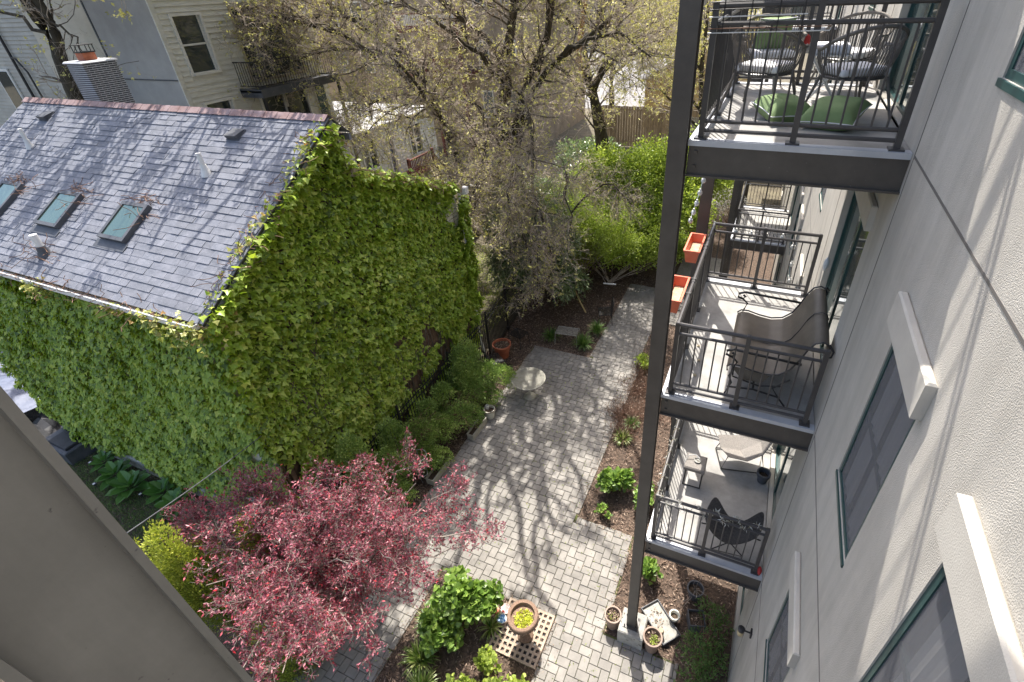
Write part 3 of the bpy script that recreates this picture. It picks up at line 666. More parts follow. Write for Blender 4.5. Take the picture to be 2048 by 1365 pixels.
# young ivy tips curling onto the roof edges
P = []
def clump(c, sp, n): P.append(np.array(c) + rng.normal(0, 1, (n, 3))*sp)
for y in np.arange(3.7, 7.1, .12):
    w = max(0, math.sin(y*4.1)+math.sin(y*9.7)*.5)
    clump((-8.60, y, -2.90+(y-3.62)*.64+.02), (.06,.09,.05), int(4+16*w))
for y in np.arange(7.2, 11, .12): clump((-8.62, y, float(ztop(np.array(y)))+.06), (.06,.1,.08), int(7+8*rng.random()))
for x in np.arange(-18, -8.7, .16):
    w = max(0, math.sin(x*2.3)+math.sin(x*5.7)*.7-.35)
    clump((x, 3.50, -3.04), (.09,.04,.07), int(22*w))
P_y = []
for y in np.arange(3.7, 7.15, .035): P_y.append(np.array((-8.52, y, -2.93+(y-3.62)*.64-.10))+rng.normal(0,1,(9,3))*[.06,.05,.07])
for y in np.arange(7.2, 10.9, .035): P_y.append(np.array((-8.60, y, float(ztop(np.array(y)))+.0))+rng.normal(0,1,(8,3))*[.06,.05,.08])
P_y = np.concatenate(P_y); n_ = len(P_y)
o = leaves('edge_ivy', 'ivy', P_y, norm(rng.normal(0,.7,(n_,3))+[.8,-.2,-.5]), norm(rng.normal(0,.4,(n_,3))+[.6,0,1]), rng.uniform(.07,.14,n_), 'ivy', rnd=rng.beta(3,2,n_))
tag(o, 'ivy spilling over the slanting gable edges of the roof', 'ivy')
clump((-8.85,3.5,-3.05), (.22,.1,.12), 150); clump((-8.55,3.9,-3.05), (.08,.2,.16), 90); clump((-9.5,3.5,-3.0), (.25,.08,.1), 90); clump((-12.9,3.48,-3.06), (.2,.08,.1), 60)
P = np.concatenate(P); n = len(P)
o = leaves('ivy_tips', 'ivy_sun', P, norm(rng.normal(0,1,(n,3))+[.5,-.4,-.4]), norm(rng.normal(0,.5,(n,3))+[.2,-.1,1]), rng.uniform(.05,.10,n), 'ivy', rnd=rng.beta(1.6,2,n))
tag(o, 'yellowish young ivy shoots catching sun along the gutter and roof edge', 'ivy')
# dead vine stems in the gutter and above each skylight
pl = []
def vines(c, sp, k, L=.5):
    for _ in range(k):
        p = np.array(c)+rng.normal(0,1,3)*sp; d = rng.normal(0,1,3)*[1,.5,.25]; q = [p]
        for j in range(5): d = d*.8+rng.normal(0,.6,3)*[1,.6,.35]; q.append(q[-1]+d/np.linalg.norm(d)*L/5)
        pl.append(q)
for x in np.arange(-17.8, -8.8, .25): vines((x,3.56,-2.93), (.15,.03,.01), 4, .35)
for x in (-11.7, -13.78, -15.9):
    c = MR @ Vector((x+.1, 1.92, .05)); vines(c, (.22,.05,.04), 24, .3)
    c = MR @ Vector((x+.55, 1.6, .05)); vines(c, (.06,.15,.08), 10, .5)
c = MR @ Vector((-13.2,.5,.06)); vines(c, (.25,.08,.05), 22, .5)
for y in np.arange(4, 11, .15): vines((-8.6,y,float(ztop(np.array(y)))+.03), (.05,.05,.05), 3, .4)
pl = np.array(pl); pl[:,:,2] = np.maximum(pl[:,:,2], -3.4)
o = tubes('dead_vines', 'rust_twig', pl, np.full(pl.shape[:2], .006), 3); tag(o, 'dead brown vine stems tangled in the gutter and above the skylights', 'vines')
# ================================================================== houses behind
wh = thing('clapboard_house', 'white clapboard rear house with dark porch deck and grey side wall', 'house', (-23, 15, G))
wW = [(12.65,13.62,-.85,.85),(12.65,13.66,-3.65,-1.88),(14.9,17.45,-1.4,.95),(14.95,15.98,-4.1,-1.98),(16.12,17.18,-4.1,-1.98),(17.75,18.15,-3.9,-1.95)]
wall('x', -20.0, -.18, 12.1, 18.55, G-.1, 5.5, wW).build('wall', 'siding_white', wh)
MB().box(-27.3,-20.19,12.14,18.5,G-.1,5.4).build('house_core', 'party_grey', wh)
MB().quad((-23.4,12.10,G),(-20.0,12.10,G),(-20.0,12.10,5.5),(-23.4,12.10,5.5)).build('side_wall', 'party_grey', wh)
MB().quad((-27.3,12.095,G),(-23.4,12.095,G),(-23.4,12.095,5.5),(-27.3,12.095,5.5)).build('side_wall', 'party_cream', wh)
MB().box(-23.44,-23.38,12.07,12.1,G,5.5).box(-23.38,-20.02,12.08,12.1,-1.02,-.98).build('wall_seam', 'pot_dark', wh)
MB().box(-20.02,-19.965,12.06,12.22,G,5.5).build('corner_board', 'siding_white', wh)
for i in range(int((3.0+6.5)/.17)):
    z = 3.0-.17*i; segs = [(12.23, 18.5)]
    for a, c, e, f in wW:
        if z-.17 < f+.08 and z > e-.08:
            ns = []
            for s0, s1 in segs:
                if c+.09 <= s0 or a-.09 >= s1: ns.append((s0, s1))
                else:
                    if a-.09-s0 > .05: ns.append((s0, a-.09))
                    if s1-c-.09 > .05: ns.append((c+.09, s1))
            segs = ns
    for s0, s1 in segs:
        q = MB(); q.poly([(-19.998,s0,z),(-19.998,s1,z),(-19.965,s1,z-.165),(-19.965,s0,z-.165)]).poly([(-19.965,s0,z-.165),(-19.965,s1,z-.165),(-19.998,s1,z-.168),(-19.998,s0,z-.168)])
        q.build('clapboard', 'siding_white', wh)
for a, c, e, f in wW:
    w = .09; q = MB().box(-19.99,-19.94,a-w,a,e-w,f+w).box(-19.99,-19.94,c,c+w,e-w,f+w).box(-19.99,-19.94,a,c,f,f+w).box(-19.99,-19.90,a,c,e-w,e)
    fr = q.build('window_frame', 'dirty_board' if e > -3 and f < 1 and c-a > 2 else 'white_trim', wh)
    MB().box(-20.09,-20.08,a,c,e,f).build('pane', 'glass_dark', fr)
    MB().box(-20.07,-20.03,a,c,(e+f)/2-.03,(e+f)/2+.03).box(-20.07,-20.04,a,a+.05,e,f).box(-20.07,-20.04,c-.05,c,e,f).build('sash', 'pot_dark' if c-a > 1.2 or f < -1.9 else 'white_trim', fr)
MB().box(-19.94,-19.90,17.72,18.2,-3.9,-1.95).build('shutter', 'green_frame', wh)
MB().cham(-19.99,-19.88,16.0,16.1,-2.95,-2.6,.02).build('lantern', 'black_metal', wh)
dk = MB().box(-19.96,-18.85,14.15,18.2,-1.72,-1.66).box(-18.88,-18.83,14.15,18.2,-1.90,-1.60).box(-19.96,-18.88,14.15,14.2,-1.90,-1.60).box(-19.96,-18.88,18.15,18.2,-1.9,-1.6).build('porch_deck', 'pot_dark', wh)
MB().box(-18.95,-18.85,14.2,14.3,G,-1.9).box(-18.95,-18.85,18.05,18.15,G,-1.9).build('deck_post', 'black_metal', wh)
q = MB()
for x, y0, y1 in ((-18.87,14.2,18.15),): q.box(x-.02,x+.02,y0,y1,-.72,-.68).box(x-.02,x+.02,y0,y1,-1.52,-1.49)
q.box(-19.9,-18.87,14.18,14.22,-.72,-.68).box(-19.9,-18.87,14.18,14.22,-1.52,-1.49); q.build('deck_rail', 'black_metal', wh)
pk = MB().box(-.008,.008,-.008,.008,-1.5,-.7).mesh('deck_baluster')
for i in range(32): o = link('deck_baluster', pk, 'black_metal', wh); o.location = (-18.87, 14.25+i*.122, 0)
for i in range(8): o = link('deck_baluster', pk, 'black_metal', wh); o.location = (-19.85+i*.125, 14.2, 0)
# annex with roof deck
an = thing('annex', 'low white annex with flat white roof deck and black railing', 'house', (-22, 22, G))
aW = [(19.62,20.6,-6.45,-5.1),(21.62,22.0,-7.3,-5.45),(23.5,24.5,-6.7,-5.1)]
wall('x', -20.0, -.15, 18.56, 26, G-.1, -4.6, aW).build('wall', 'siding_white', an)
MB().box(-28,-20.16,18.56,26,G-.1,-4.62).build('annex_core', 'roof_white', an)
MB().box(-28,-19.85,18.56,26.1,-4.6,-4.5).build('roof', 'roof_white', an)
for i in range(26):
    z = -4.62-.17*i
    for s0, s1 in ((18.6,19.52),(20.7,21.52),(22.1,23.4),(24.6,26)) if -7.3 < z < -4.95 else ((18.6,26),):
        q = MB(); q.poly([(-19.998,s0,z),(-19.998,s1,z),(-19.965,s1,z-.165),(-19.965,s0,z-.165)]).poly([(-19.965,s0,z-.165),(-19.965,s1,z-.165),(-19.998,s1,z-.168),(-19.998,s0,z-.168)]); q.build('clapboard', 'siding_white', an)
for a, c, e, f in aW:
    w = .1; fr = MB().box(-19.99,-19.93,a-w,a,e-w,f+w).box(-19.99,-19.93,c,c+w,e-w,f+w).box(-19.99,-19.93,a,c,f,f+w).box(-19.99,-19.93,a,c,e-w,e).build('window_frame', 'white_trim', an)
    MB().box(-20.08,-20.07,a,c,e,f).build('pane', 'glass_dark' if c-a > .5 else 'tarp', fr)
    if c-a > .5: MB().box(-20.06,-20.0,(a+c)/2-.04,(a+c)/2+.04,e,f).box(-20.06,-20.02,a,c,(e+f)/2-.025,(e+f)/2+.025).build('sash', 'white_trim', fr)
q = MB().box(-21.4,-21.36,18.8,26,-3.65,-3.60).box(-21.4,-21.36,18.8,26,-4.35,-4.32)
for y in (18.8,20.6,22.4,24.2,26): q.box(-21.42,-21.34,y-.04,y+.04,-4.5,-3.6)
q.build('deck_rail', 'black_metal', an)
pk2 = MB().box(-.01,.01,-.01,.01,-4.35,-3.62).mesh('deck_baluster')
for i in range(60): o = link('deck_baluster', pk2, 'black_metal', an); o.location = (-21.38, 18.85+i*.12, 0)
st = thing('red_stair', 'dark red wooden stair and railing against the white annex', 'stair', (-19.2, 23.5, G))
pm = MB().box(-.02,.02,-.02,.02,0,.85).mesh('picket')
for i in range(16): o = link('picket', pm, 'red_wood', st); o.location = (-18.9, 21.7+i*.14, -7.3-.0*i)
for i in range(14): o = link('picket', pm, 'red_wood', st); o.location = (-18.9+.0*i, 23.95+i*.13, -7.45-i*.12)
MB().box(-18.94,-18.86,21.6,23.95,-6.47,-6.40).box(-18.94,-18.86,21.6,23.95,-7.38,-7.26).box(-19.95,-18.9,21.6,24,-7.42,-7.34).box(-18.95,-18.83,21.6,21.72,G,-6.3).box(-18.95,-18.83,23.85,23.97,G,-6.3).build('landing', 'red_wood', st)
MB().box(-19.9,-18.86,23.98,25.9,-.06,.04, Matrix.Translation((0,23.98,-7.45)) @ Matrix.Rotation(-.72,4,'X') @ Matrix.Translation((0,-23.98,0))).build('stringer', 'red_wood', st)
# grey sided house, far left
gs = thing('grey_house', 'grey clapboard house with black downpipes at the far upper left', 'house', (-30, 13, G))
MB().box(-46,-27.5,12.4,24,G-.1,6).build('wall', 'siding_grey', gs)
for i in range(60):
    z = 2.8-.15*i
    q = MB(); q.poly([(-46,12.39,z),(-27.75,12.39,z),(-27.75,12.36,z-.145),(-46,12.36,z-.145)]).poly([(-46,12.36,z-.145),(-27.75,12.36,z-.145),(-27.75,12.39,z-.148),(-46,12.39,z-.148)]); q.build('clapboard', 'siding_grey', gs)
MB().box(-27.75,-27.48,12.33,12.4,G,6).build('corner_board', 'siding_grey', gs)
MB().tube([(-30.2,12.28,1.2),(-30.25,12.28,-4)], .05, 8).tube([(-30.18,12.27,-.35),(-29.95,12.27,-.42),(-29.6,12.27,-.9),(-29.45,12.27,-4)], .035, 6).build('downpipe', 'black_metal', gs)
fr = MB().box(-32.3,-31.2,12.30,12.36,-2.6,-.8).build('window_frame', 'white_trim', gs); MB().box(-32.2,-31.3,12.28,12.30,-2.5,-.9).build('pane', 'glass_dark', fr)
# far buildings glimpsed through the branches
fb = thing('tan_row_house', 'tan rendered row house with red deck far behind the branches', 'house', (-24, 36, G))
MB().box(-36,-17.5,34,46,G-.1,6).build('wall', 'tan_render', fb)
for x in (-34,-31.5,-28.7): 
    for z in (-7,-3.9,-.8,2.2):
        f = MB().box(x-.1,x+1.0,33.94,34,z-.1,z+1.6).build('window_frame', 'white_trim', fb); MB().box(x,x+.9,33.92,33.95,z,z+1.5).build('pane', 'glass_dark', f)
for x in (-21,-18.9):
    for z in (-6.8,-3.6,.3): f = MB().box(x-.1,x+.8,33.94,34,z-.1,z+1.8).build('window_frame', 'white_trim', fb); MB().box(x,x+.7,33.92,33.95,z,z+1.7).build('pane', 'glass_dark', f)
rd = thing('red_deck', 'red stained timber deck with stairs seen through the tree', 'deck', (-22, 32, G))
for z in (-3.6,-.9):
    MB().box(-26,-21,31.6,33.9,z-.2,z).build('deck_floor', 'red_wood', rd)
    MB().box(-26,-21,31.6,31.66,z+.85,z+.93).box(-26,-21,31.6,31.66,z+.12,z+.2).build('deck_rail', 'red_wood', rd)
    p5 = MB().box(-.03,.03,-.02,.02,.15,.88).mesh('picket')
    for i in range(36): o = link('picket', p5, 'red_wood' if z < -3 else 'white_trim', rd); o.location = (-25.95+i*.14, 31.63, z)
for x in (-25.9,-23.5,-21.1): MB().box(x-.08,x+.08,31.6,31.76,G,.1).build('deck_post', 'red_wood', rd)
oh = thing('ochre_building', 'ochre rendered wall with sloping pale roof edge behind the column', 'building', (-7, 46, G))
MB().prism([(0,0)],0,0) if False else None
q = MB(); q.poly([(-11.5,44,G-.1),(-3,44,G-.1),(-3,44,-1.0),(-7.2,44,-3.0),(-11.5,44,-5.6)]); q.poly([(-11.5,44,G-.1),(-11.5,44,-5.6),(-11.5,60,-5.6),(-11.5,60,G-.1)]); q.build('wall', 'ochre', oh)
MB().poly([(-11.7,43.8,-5.6),(-7.2,43.8,-2.9),(-3,43.8,-.9),(-3,60,-.9),(-7.2,60,-2.9),(-11.7,60,-5.6)]).poly([(-11.7,43.8,-5.75),(-11.7,43.8,-5.6),(-7.2,43.8,-2.9),(-7.2,43.8,-3.05)]).poly([(-7.2,43.8,-3.05),(-7.2,43.8,-2.9),(-3,43.8,-.9),(-3,43.8,-1.05)]).build('roof', 'asphalt', oh)
struct(MB().quad((-45,50,G-.03),(-2,50,G-.03),(-2,96,G-.03),(-45,96,G-.03)).build('road', 'asphalt'))
tag(MB().box(-45,-2,97,97.3,G+.6,G+1.0).build('guard_rail', 'white_trim'), 'long white rail crossing behind the far parking area', 'rail')
fbk = thing('garage', 'pale flat roofed garages beyond the parking area', 'garage', (-25, 80, G))
MB().box(-60,30,104,120,G,8).build('wall', 'tan_render', fbk)
for i in range(14):
    x = -56+i*6
    for z in (-5,-1,3): f = MB().box(x-.1,x+1.6,103.9,104,z-.1,z+1.9).build('window_frame', 'white_trim', fbk); MB().box(x,x+1.5,103.85,103.92,z,z+1.8).build('pane', 'glass_dark', f)
# fences
def plank_fence(name, lab, y, x0, x1, z0, z1, m, step=.15):
    t = thing(name, lab, 'fence', ((x0+x1)/2, y, z0)); rr = random.Random(int(y))
    x = x0
    while x < x1:
        h = rr.uniform(-.03,.03); MB().box(x+.008, x+step-.008, y, y+.02, z0, z1+h).build('plank', m, t); x += step
    MB().box(x0,x1,y+.021,y+.07,z1-.3,z1-.2).box(x0,x1,y+.021,y+.07,z0+.3,z0+.4).build('fence_rail', m, t)
    return t
plank_fence('cedar_fence', 'sunlit tan cedar board fence behind the bright green shrub', 37.5, -13.5, -5.5, G, -6.4, 'fence_wood', .2)
t = plank_fence('grey_fence', 'weathered grey board fence behind the big tree trunks', 21.2, -16.5, -3, G, -7.25, 'dirty_board', .16)
MB().box(-16.5,-3,21.12,21.2,-7.25,-7.16).build('cap_rail', 'white_trim', t)
# iron fence along the gable wall
fe = thing('iron_fence', 'black iron picket fence between the ivy wall and the junipers', 'fence', (-8.42, 9, G))
pk3 = MB().box(-.009,.009,-.009,.009,0,1.78).mesh('picket')
y = 4.3
while y < 14.6:
    o = link('picket', pk3, 'black_metal', fe); o.location = (-8.42-max(0,(y-11.2))*.12, y, G); y += .105
for y0, y1 in ((4.3, 11.2), (11.2, 14.6)):
    for z in (G+1.66, G+1.50, G+.2): MB().tube([(-8.42-max(0,y0-11.2)*.12,y0,z),(-8.42-max(0,y1-11.2)*.12,y1,z)], .016, 4).build('fence_rail', 'black_metal', fe)
for y in (4.3,6.7,9.0,11.2,12.9,14.6): x = -8.42-max(0,y-11.2)*.12; MB().box(x-.025,x+.025,y-.025,y+.025,G,G+1.9).build('fence_post', 'black_metal', fe)

# rounded ivy shoulder at the far end of the gable
n = 5200; z = rng.uniform(-7.6, -3.6, n); a = rng.uniform(-.2, 1.75, n); r = .30+.12*fbm(z*2, a*2, 1.3, 5)
P = np.c_[XR+.02+np.cos(a)*r*.8, 10.85+np.sin(a)*r*1.1, z-.0]
kp = fbm(z*1.5, a*2, 1.5, 6) > np.where(z < -6.6, .4, -1.2); P, a2 = P[kp], a[kp]; n = len(P)
o = leaves('corner_ivy', 'ivy', P, norm(np.c_[np.cos(a2), np.sin(a2), rng.uniform(-1.3,-.1,n)]+rdir(n)*.4), norm(np.c_[np.cos(a2), np.sin(a2), rng.uniform(.4,2,n)]), rng.uniform(.07,.13,n), 'ivy', rnd=rng.beta(2.2,2.4,n))
tag(o, 'bulging ivy wrapped round the far rear corner of the house by the downspout', 'ivy')
# woody ivy stems climbing the gable
P_ = []
for _ in range(70):
    y0 = rng.uniform(4.2, 10.8); p = np.array([XR+.05, y0, G+.1]); q = [p]; top = float(ztop(np.array(y0)))-.3
    for j in range(15): q.append(np.array([XR+.04+rng.uniform(0,.05), q[-1][1]+rng.normal(0,.12), min(top, q[-1][2]+rng.uniform(.15,.6))]))
    P_.append(q)
P_ = np.array(P_); o = tubes('ivy_stems', 'bark_mid', P_, np.linspace(.02,.006,16)[None]*np.ones((len(P_),1)), 5); tag(o, 'woody brown ivy stems climbing the bare lower part of the gable', 'stems')
# ================================================================== trees
def resample(P, k):
    P = np.array(P, float); d = np.r_[0, np.cumsum(np.linalg.norm(np.diff(P, axis=0), axis=1))]; t = np.linspace(0, d[-1], k)
    for _ in range(1): Q = np.stack([np.interp(t, d, P[:,i]) for i in range(P.shape[1])], 1)
    return Q
def children(P, R, cnt, L, ang, k, tmin=.2, wob=.35, up=.1, rs=.55, rt=.25, tmax=1.0, seedup=0):
    N, kk, _ = P.shape; idx = np.repeat(np.arange(N), cnt); n = len(idx); t = rng.uniform(tmin, tmax, n)*(kk-1)*.999
    i = t.astype(int); f = (t-i)[:,None]; p0 = P[idx, i]*(1-f)+P[idx, i+1]*f; r0 = R[idx, i]*(1-f[:,0])+R[idx, i+1]*f[:,0]
    d0 = norm(P[idx, i+1]-P[idx, i]); a = np.radians(rng.uniform(*ang, n))[:,None]; q = rdir(n); q = norm(q-(q*d0).sum(1, keepdims=True)*d0)
    d = norm(d0*np.cos(a)+q*np.sin(a)+np.array([0,0,seedup])); ln = rng.uniform(*L, n)[:,None]*(1-.35*(t/(kk-1))[:,None])/(k-1)
    out = [p0]
    for j in range(k-1): d = norm(d+rng.normal(0, wob, (n, 3))+np.array([0,0,up])); out.append(out[-1]+d*ln)
    rr = np.minimum(r0*rs, .5)[:,None]*np.linspace(1, rt, k)[None]
    return np.stack(out, 1), rr
def tree(lab, base, trunks, trunk_r, limbs, limb_r, mtwig='bark_twig', leafm='bud', n1=9, n2=7, n3=6, L1=(1.2,3.0), L2=(.6,1.5), L3=(.2,.6), lpt=4, ls=(.045,.09), up=.02, limbs_only_r=None, lkind='oval', group=None, name='tree', bark='bark_dark', rmin=.0028, lsp=.03, shade=None, sr=.09, sl=.30):
    t = thing(name, lab, 'tree', base, group)
    b = MB()
    for P, r in zip(trunks, trunk_r):
        Q = resample(np.c_[np.array(P), np.linspace(r[0], r[1], len(P))], 14); b.tube([q[:3]+rng.normal(0,.012,3) for q in Q], list(Q[:,3]), 10)
    b.build('trunk', bark, t, smooth=True)
    if limbs:
        LP = np.stack([resample(P, 10) for P in limbs]); LP[:,1:-1] += rng.normal(0,.06,(len(limbs), 8, 3)); LR = np.stack([np.linspace(r, r*.28, 10) for r in limb_r])
        tubes('limbs', bark, LP, LR, 8, t, stuff=False)
    TP = np.stack([resample(P, 10) for P in trunks]); TR = np.stack([np.linspace(r[0], r[1], 10) for r in trunk_r])
    AP, AR = (np.concatenate([LP, TP]), np.concatenate([LR, TR*.6])) if limbs else (TP, TR)
    P1, R1 = children(AP, np.minimum(AR, .12), n1, L1, (25, 75), 6, .25, .28, up, .5, .3)
    P2, R2 = children(P1, R1, n2, L2, (25, 75), 5, .15, .3, up, .6, .35)
    P3, R3 = children(P2, R2, n3, L3, (25, 80), 4, .1, .35, up, .7, .6)
    if shade:                                          # stout upper limbs with few forks, above the picture
        SP = np.stack([resample(P, 10) for P in shade]); SP[:,1:-1] += rng.normal(0,.14,(len(shade),8,3)); SR = np.linspace(sr, sr*.38, 10)[None]*np.ones((len(shade),1))
        S1, Q1 = children(SP, SR, 9, (.9,2.3), (25,60), 6, .1, .22, .0, .62, .4); S2, Q2 = children(S1, Q1, 6, (.5,1.3), (25,65), 5, .15, .28, 0, .6, .5)
        tubes('upper_limbs', bark, SP, SR, 8, t, stuff=False); tubes('upper_branches', 'bark_mid', S1, np.maximum(Q1, .016), 5, t); S2, Q2 = S2[::2], Q2[::2]; tubes('upper_twigs', mtwig, S2, np.maximum(Q2, .011), 3, t)
        k = rng.integers(0, len(S2), int(len(S2)*sl)); j = np.repeat(rng.integers(1,5,len(k)), 36); k = np.repeat(k, 36); n = len(k)
        leaves('upper_leaves', leafm, S2[k, j]+rng.normal(0,.12,(n,3))*[1,1,.5], rdir(n), rdir(n)+[0,0,1.2], rng.uniform(.08,.13,n), lkind, t)
    R1, R2, R3 = [np.maximum(r, rmin) for r in (R1, R2, R3)]
    tubes('branches', mtwig if bark != 'bark_dark' else 'bark_mid', P1, np.maximum(R1, .008 if bark == 'bark_dark' else .004), 5, t); tubes('branches', mtwig, P2, R2, 3, t); tubes('twigs', mtwig, P3, R3, 3, t)
    if lpt:
        if lkind == 'oval' and name == 'tree' and bark == 'bark_dark':    # opening buds sit in little star clusters at the twig tips
            k = np.nonzero(rng.random(len(P3)) < .16*lpt)[0]; idx = np.repeat(k, 5); n = len(idx); p = P3[idx, 3]+rng.normal(0, .022, (n, 3)); D = rdir(n)+norm(P3[idx, 3]-P3[idx, 2])*.5
            rn = np.clip(np.repeat(rng.random(len(k)), 5)+rng.normal(0,.12,n), 0, 1)
        else:
            n = len(P3)*lpt; idx = np.repeat(np.arange(len(P3)), lpt); f = rng.random(n)[:,None]*.9+.1; s = f*3*.999; i = s.astype(int)[:,0]; g = s-i[:,None]
            p = P3[idx, i]*(1-g)+P3[idx, np.minimum(i+1, 3)]*g + rng.normal(0, lsp, (n, 3)); D = norm(P3[idx, 3]-P3[idx, 2])*.9+rdir(n)*.8; rn = np.where(g[:,0]+i > 2.3, rng.beta(3,1.6,n), rng.beta(1.6, 2.4, n))
        leaves('leaves', leafm, p, norm(D), rdir(n)+[0,0,.7], rng.uniform(*ls, n), lkind, t, rnd=rn)
    return t
M['bark_mid'] = mat('branch_bark', (.06,.048,.035), (.16,.135,.105), 4, .9, bump=.6, bscale=30)
rs4 = random.Random(11); SHA = []
for i in range(25):
    x = -21.5+i*.5; z = rs4.uniform(1.9, 4.4); y = rs4.uniform(6.6, 9.2)
    SHA.append([(-16.9,17.5,3.0),((-16.9+x)/2,14.5,3.6+z*.2),(x+rs4.uniform(-.6,.6),11.5,z+.9),(x+rs4.uniform(-.8,.8),9.8,z+.3),(x+rs4.uniform(-1,1),y,z)])
SHB = [[(-11,19.8,2),(-10.2,17.6,3.4),(-9.6,15.4,3.2),(-8.9,13.2,2.6),(-8.3,11.6,2.2)],[(-11,19.8,2.4),(-9.8,18,3.8),(-8.4,16.2,4.2),(-7.2,14.6,3.8),(-6.4,13.0,3.2)],
  [(-11.2,19.6,1.6),(-10.8,17,2.6),(-10.4,14.4,2.8),(-10.2,12.2,2.4),(-9.8,10.6,2.0)],[(-9.1,19.8,3.4),(-8.2,18.4,3.8),(-7.6,16.8,3.4),(-7.4,15.2,2.6)],
  [(-9.4,20,1),(-8.6,18.6,2.0),(-8.6,17.0,2.4),(-9.0,15.4,2.4),(-9.6,14.0,2.2)],[(-10.9,19.8,3.6),(-9.4,18.4,5),(-7.8,17.4,5.6),(-6.4,16.4,5.6),(-5.2,15,5.2)],[(-11,19.8,3.4),(-11.6,17,4.4),(-12.2,14.6,4.2),(-12.4,12.2,3.6),(-12.0,10.4,3.2)],[(-10.4,17.5,3.4),(-9.2,15.4,3.2),(-7.8,13.8,2.6),(-6.9,12.2,2.0)],[(-10.2,14.4,2.8),(-9.2,12.8,2.4),(-8.6,11.0,1.8),(-8.4,9.6,1.6)],[(-9.0,15.4,2.4),(-8.0,13.8,2.2),(-7.2,12.4,2.0),(-6.8,11.0,2.0)],[(-9.8,16.5,2.6),(-9.2,14.2,2.2),(-8.0,12.6,1.8),(-7.4,11.4,1.8),(-6.2,10.6,2.2)],[(-9.6,15.4,3.2),(-10.6,13.4,3.0),(-11.0,11.4,2.6),(-11.2,9.8,2.2)]]
A_ = [(-14.15,20,G-.1),(-14.3,20,-8.06),(-14.51,20,-5.82),(-15.0,20,-3.62),(-15.35,20,-2.5),(-16.2,19.9,-1.47),(-16.7,19.7,-.12),(-17.6,19.5,1.1),(-18.6,19,3.2)]
tree('big dark leaning tree trunk rising left of centre behind the ivy house', (-14.2,20,G), [A_], [(.30,.10)],
  [[(-14.6,20,-5.2),(-13.9,18.5,-3.6),(-13.6,17,-2.2),(-13.2,15.6,-1.2),(-13.0,14.2,-.3)],
   [(-15.1,20,-3.4),(-16.2,18.3,-1.2),(-17.8,17,.3),(-20,15.2,.9),(-22,13.6,.8)],
   [(-16.2,19.9,-1.4),(-17.8,18.4,.6),(-19.5,16.8,1.5),(-21.8,15.4,1.5),(-24,14.1,.6)],
   [(-14.4,20,-6.6),(-13.6,18.7,-5.8),(-12.9,17.0,-5.2),(-12,15.2,-5.2),(-11.2,13.9,-5.6)],
   [(-15.0,20,-3.7),(-15.9,19.2,-3.5),(-17.2,18.2,-3.1),(-18.5,17.6,-3.0)],
   [(-15.6,20,-2.2),(-17.2,19.6,-1.0),(-19,18.6,-.4),(-21,17.6,-.4),(-22.6,16.8,-.8)],
   [(-16.7,19.7,-.1),(-17.6,18,.5),(-18.6,16.4,.6),(-19.4,14.8,.2)],[(-16.2,19.9,-1.3),(-17.6,18.2,-.6),(-18.8,16.8,-.7),(-19.8,15.2,-1.4)],[(-17.6,19.5,1.1),(-19.6,17.2,1.4),(-21.6,15,1.3),(-23.6,13.4,.9)],[(-15.2,20,-3.2),(-16.2,19,-2.6),(-17.4,17.8,-2.6),(-18.2,16.8,-3.2)]],
  [.12,.13,.12,.09,.06,.08,.07,.07,.07,.06], shade=SHA, sr=.09, sl=1.15, n1=24, n2=9, n3=7, lpt=2, ls=(.045,.085), up=.01, rmin=.0042, group='budding trees across the top of the picture')
B0 = [(-12.1,20,G-.1),(-12.2,20,-7.6),(-12.16,20,-5.44),(-11.95,20,-3.48),(-11.64,20,-2.1),(-11.64,20,-1.3)]
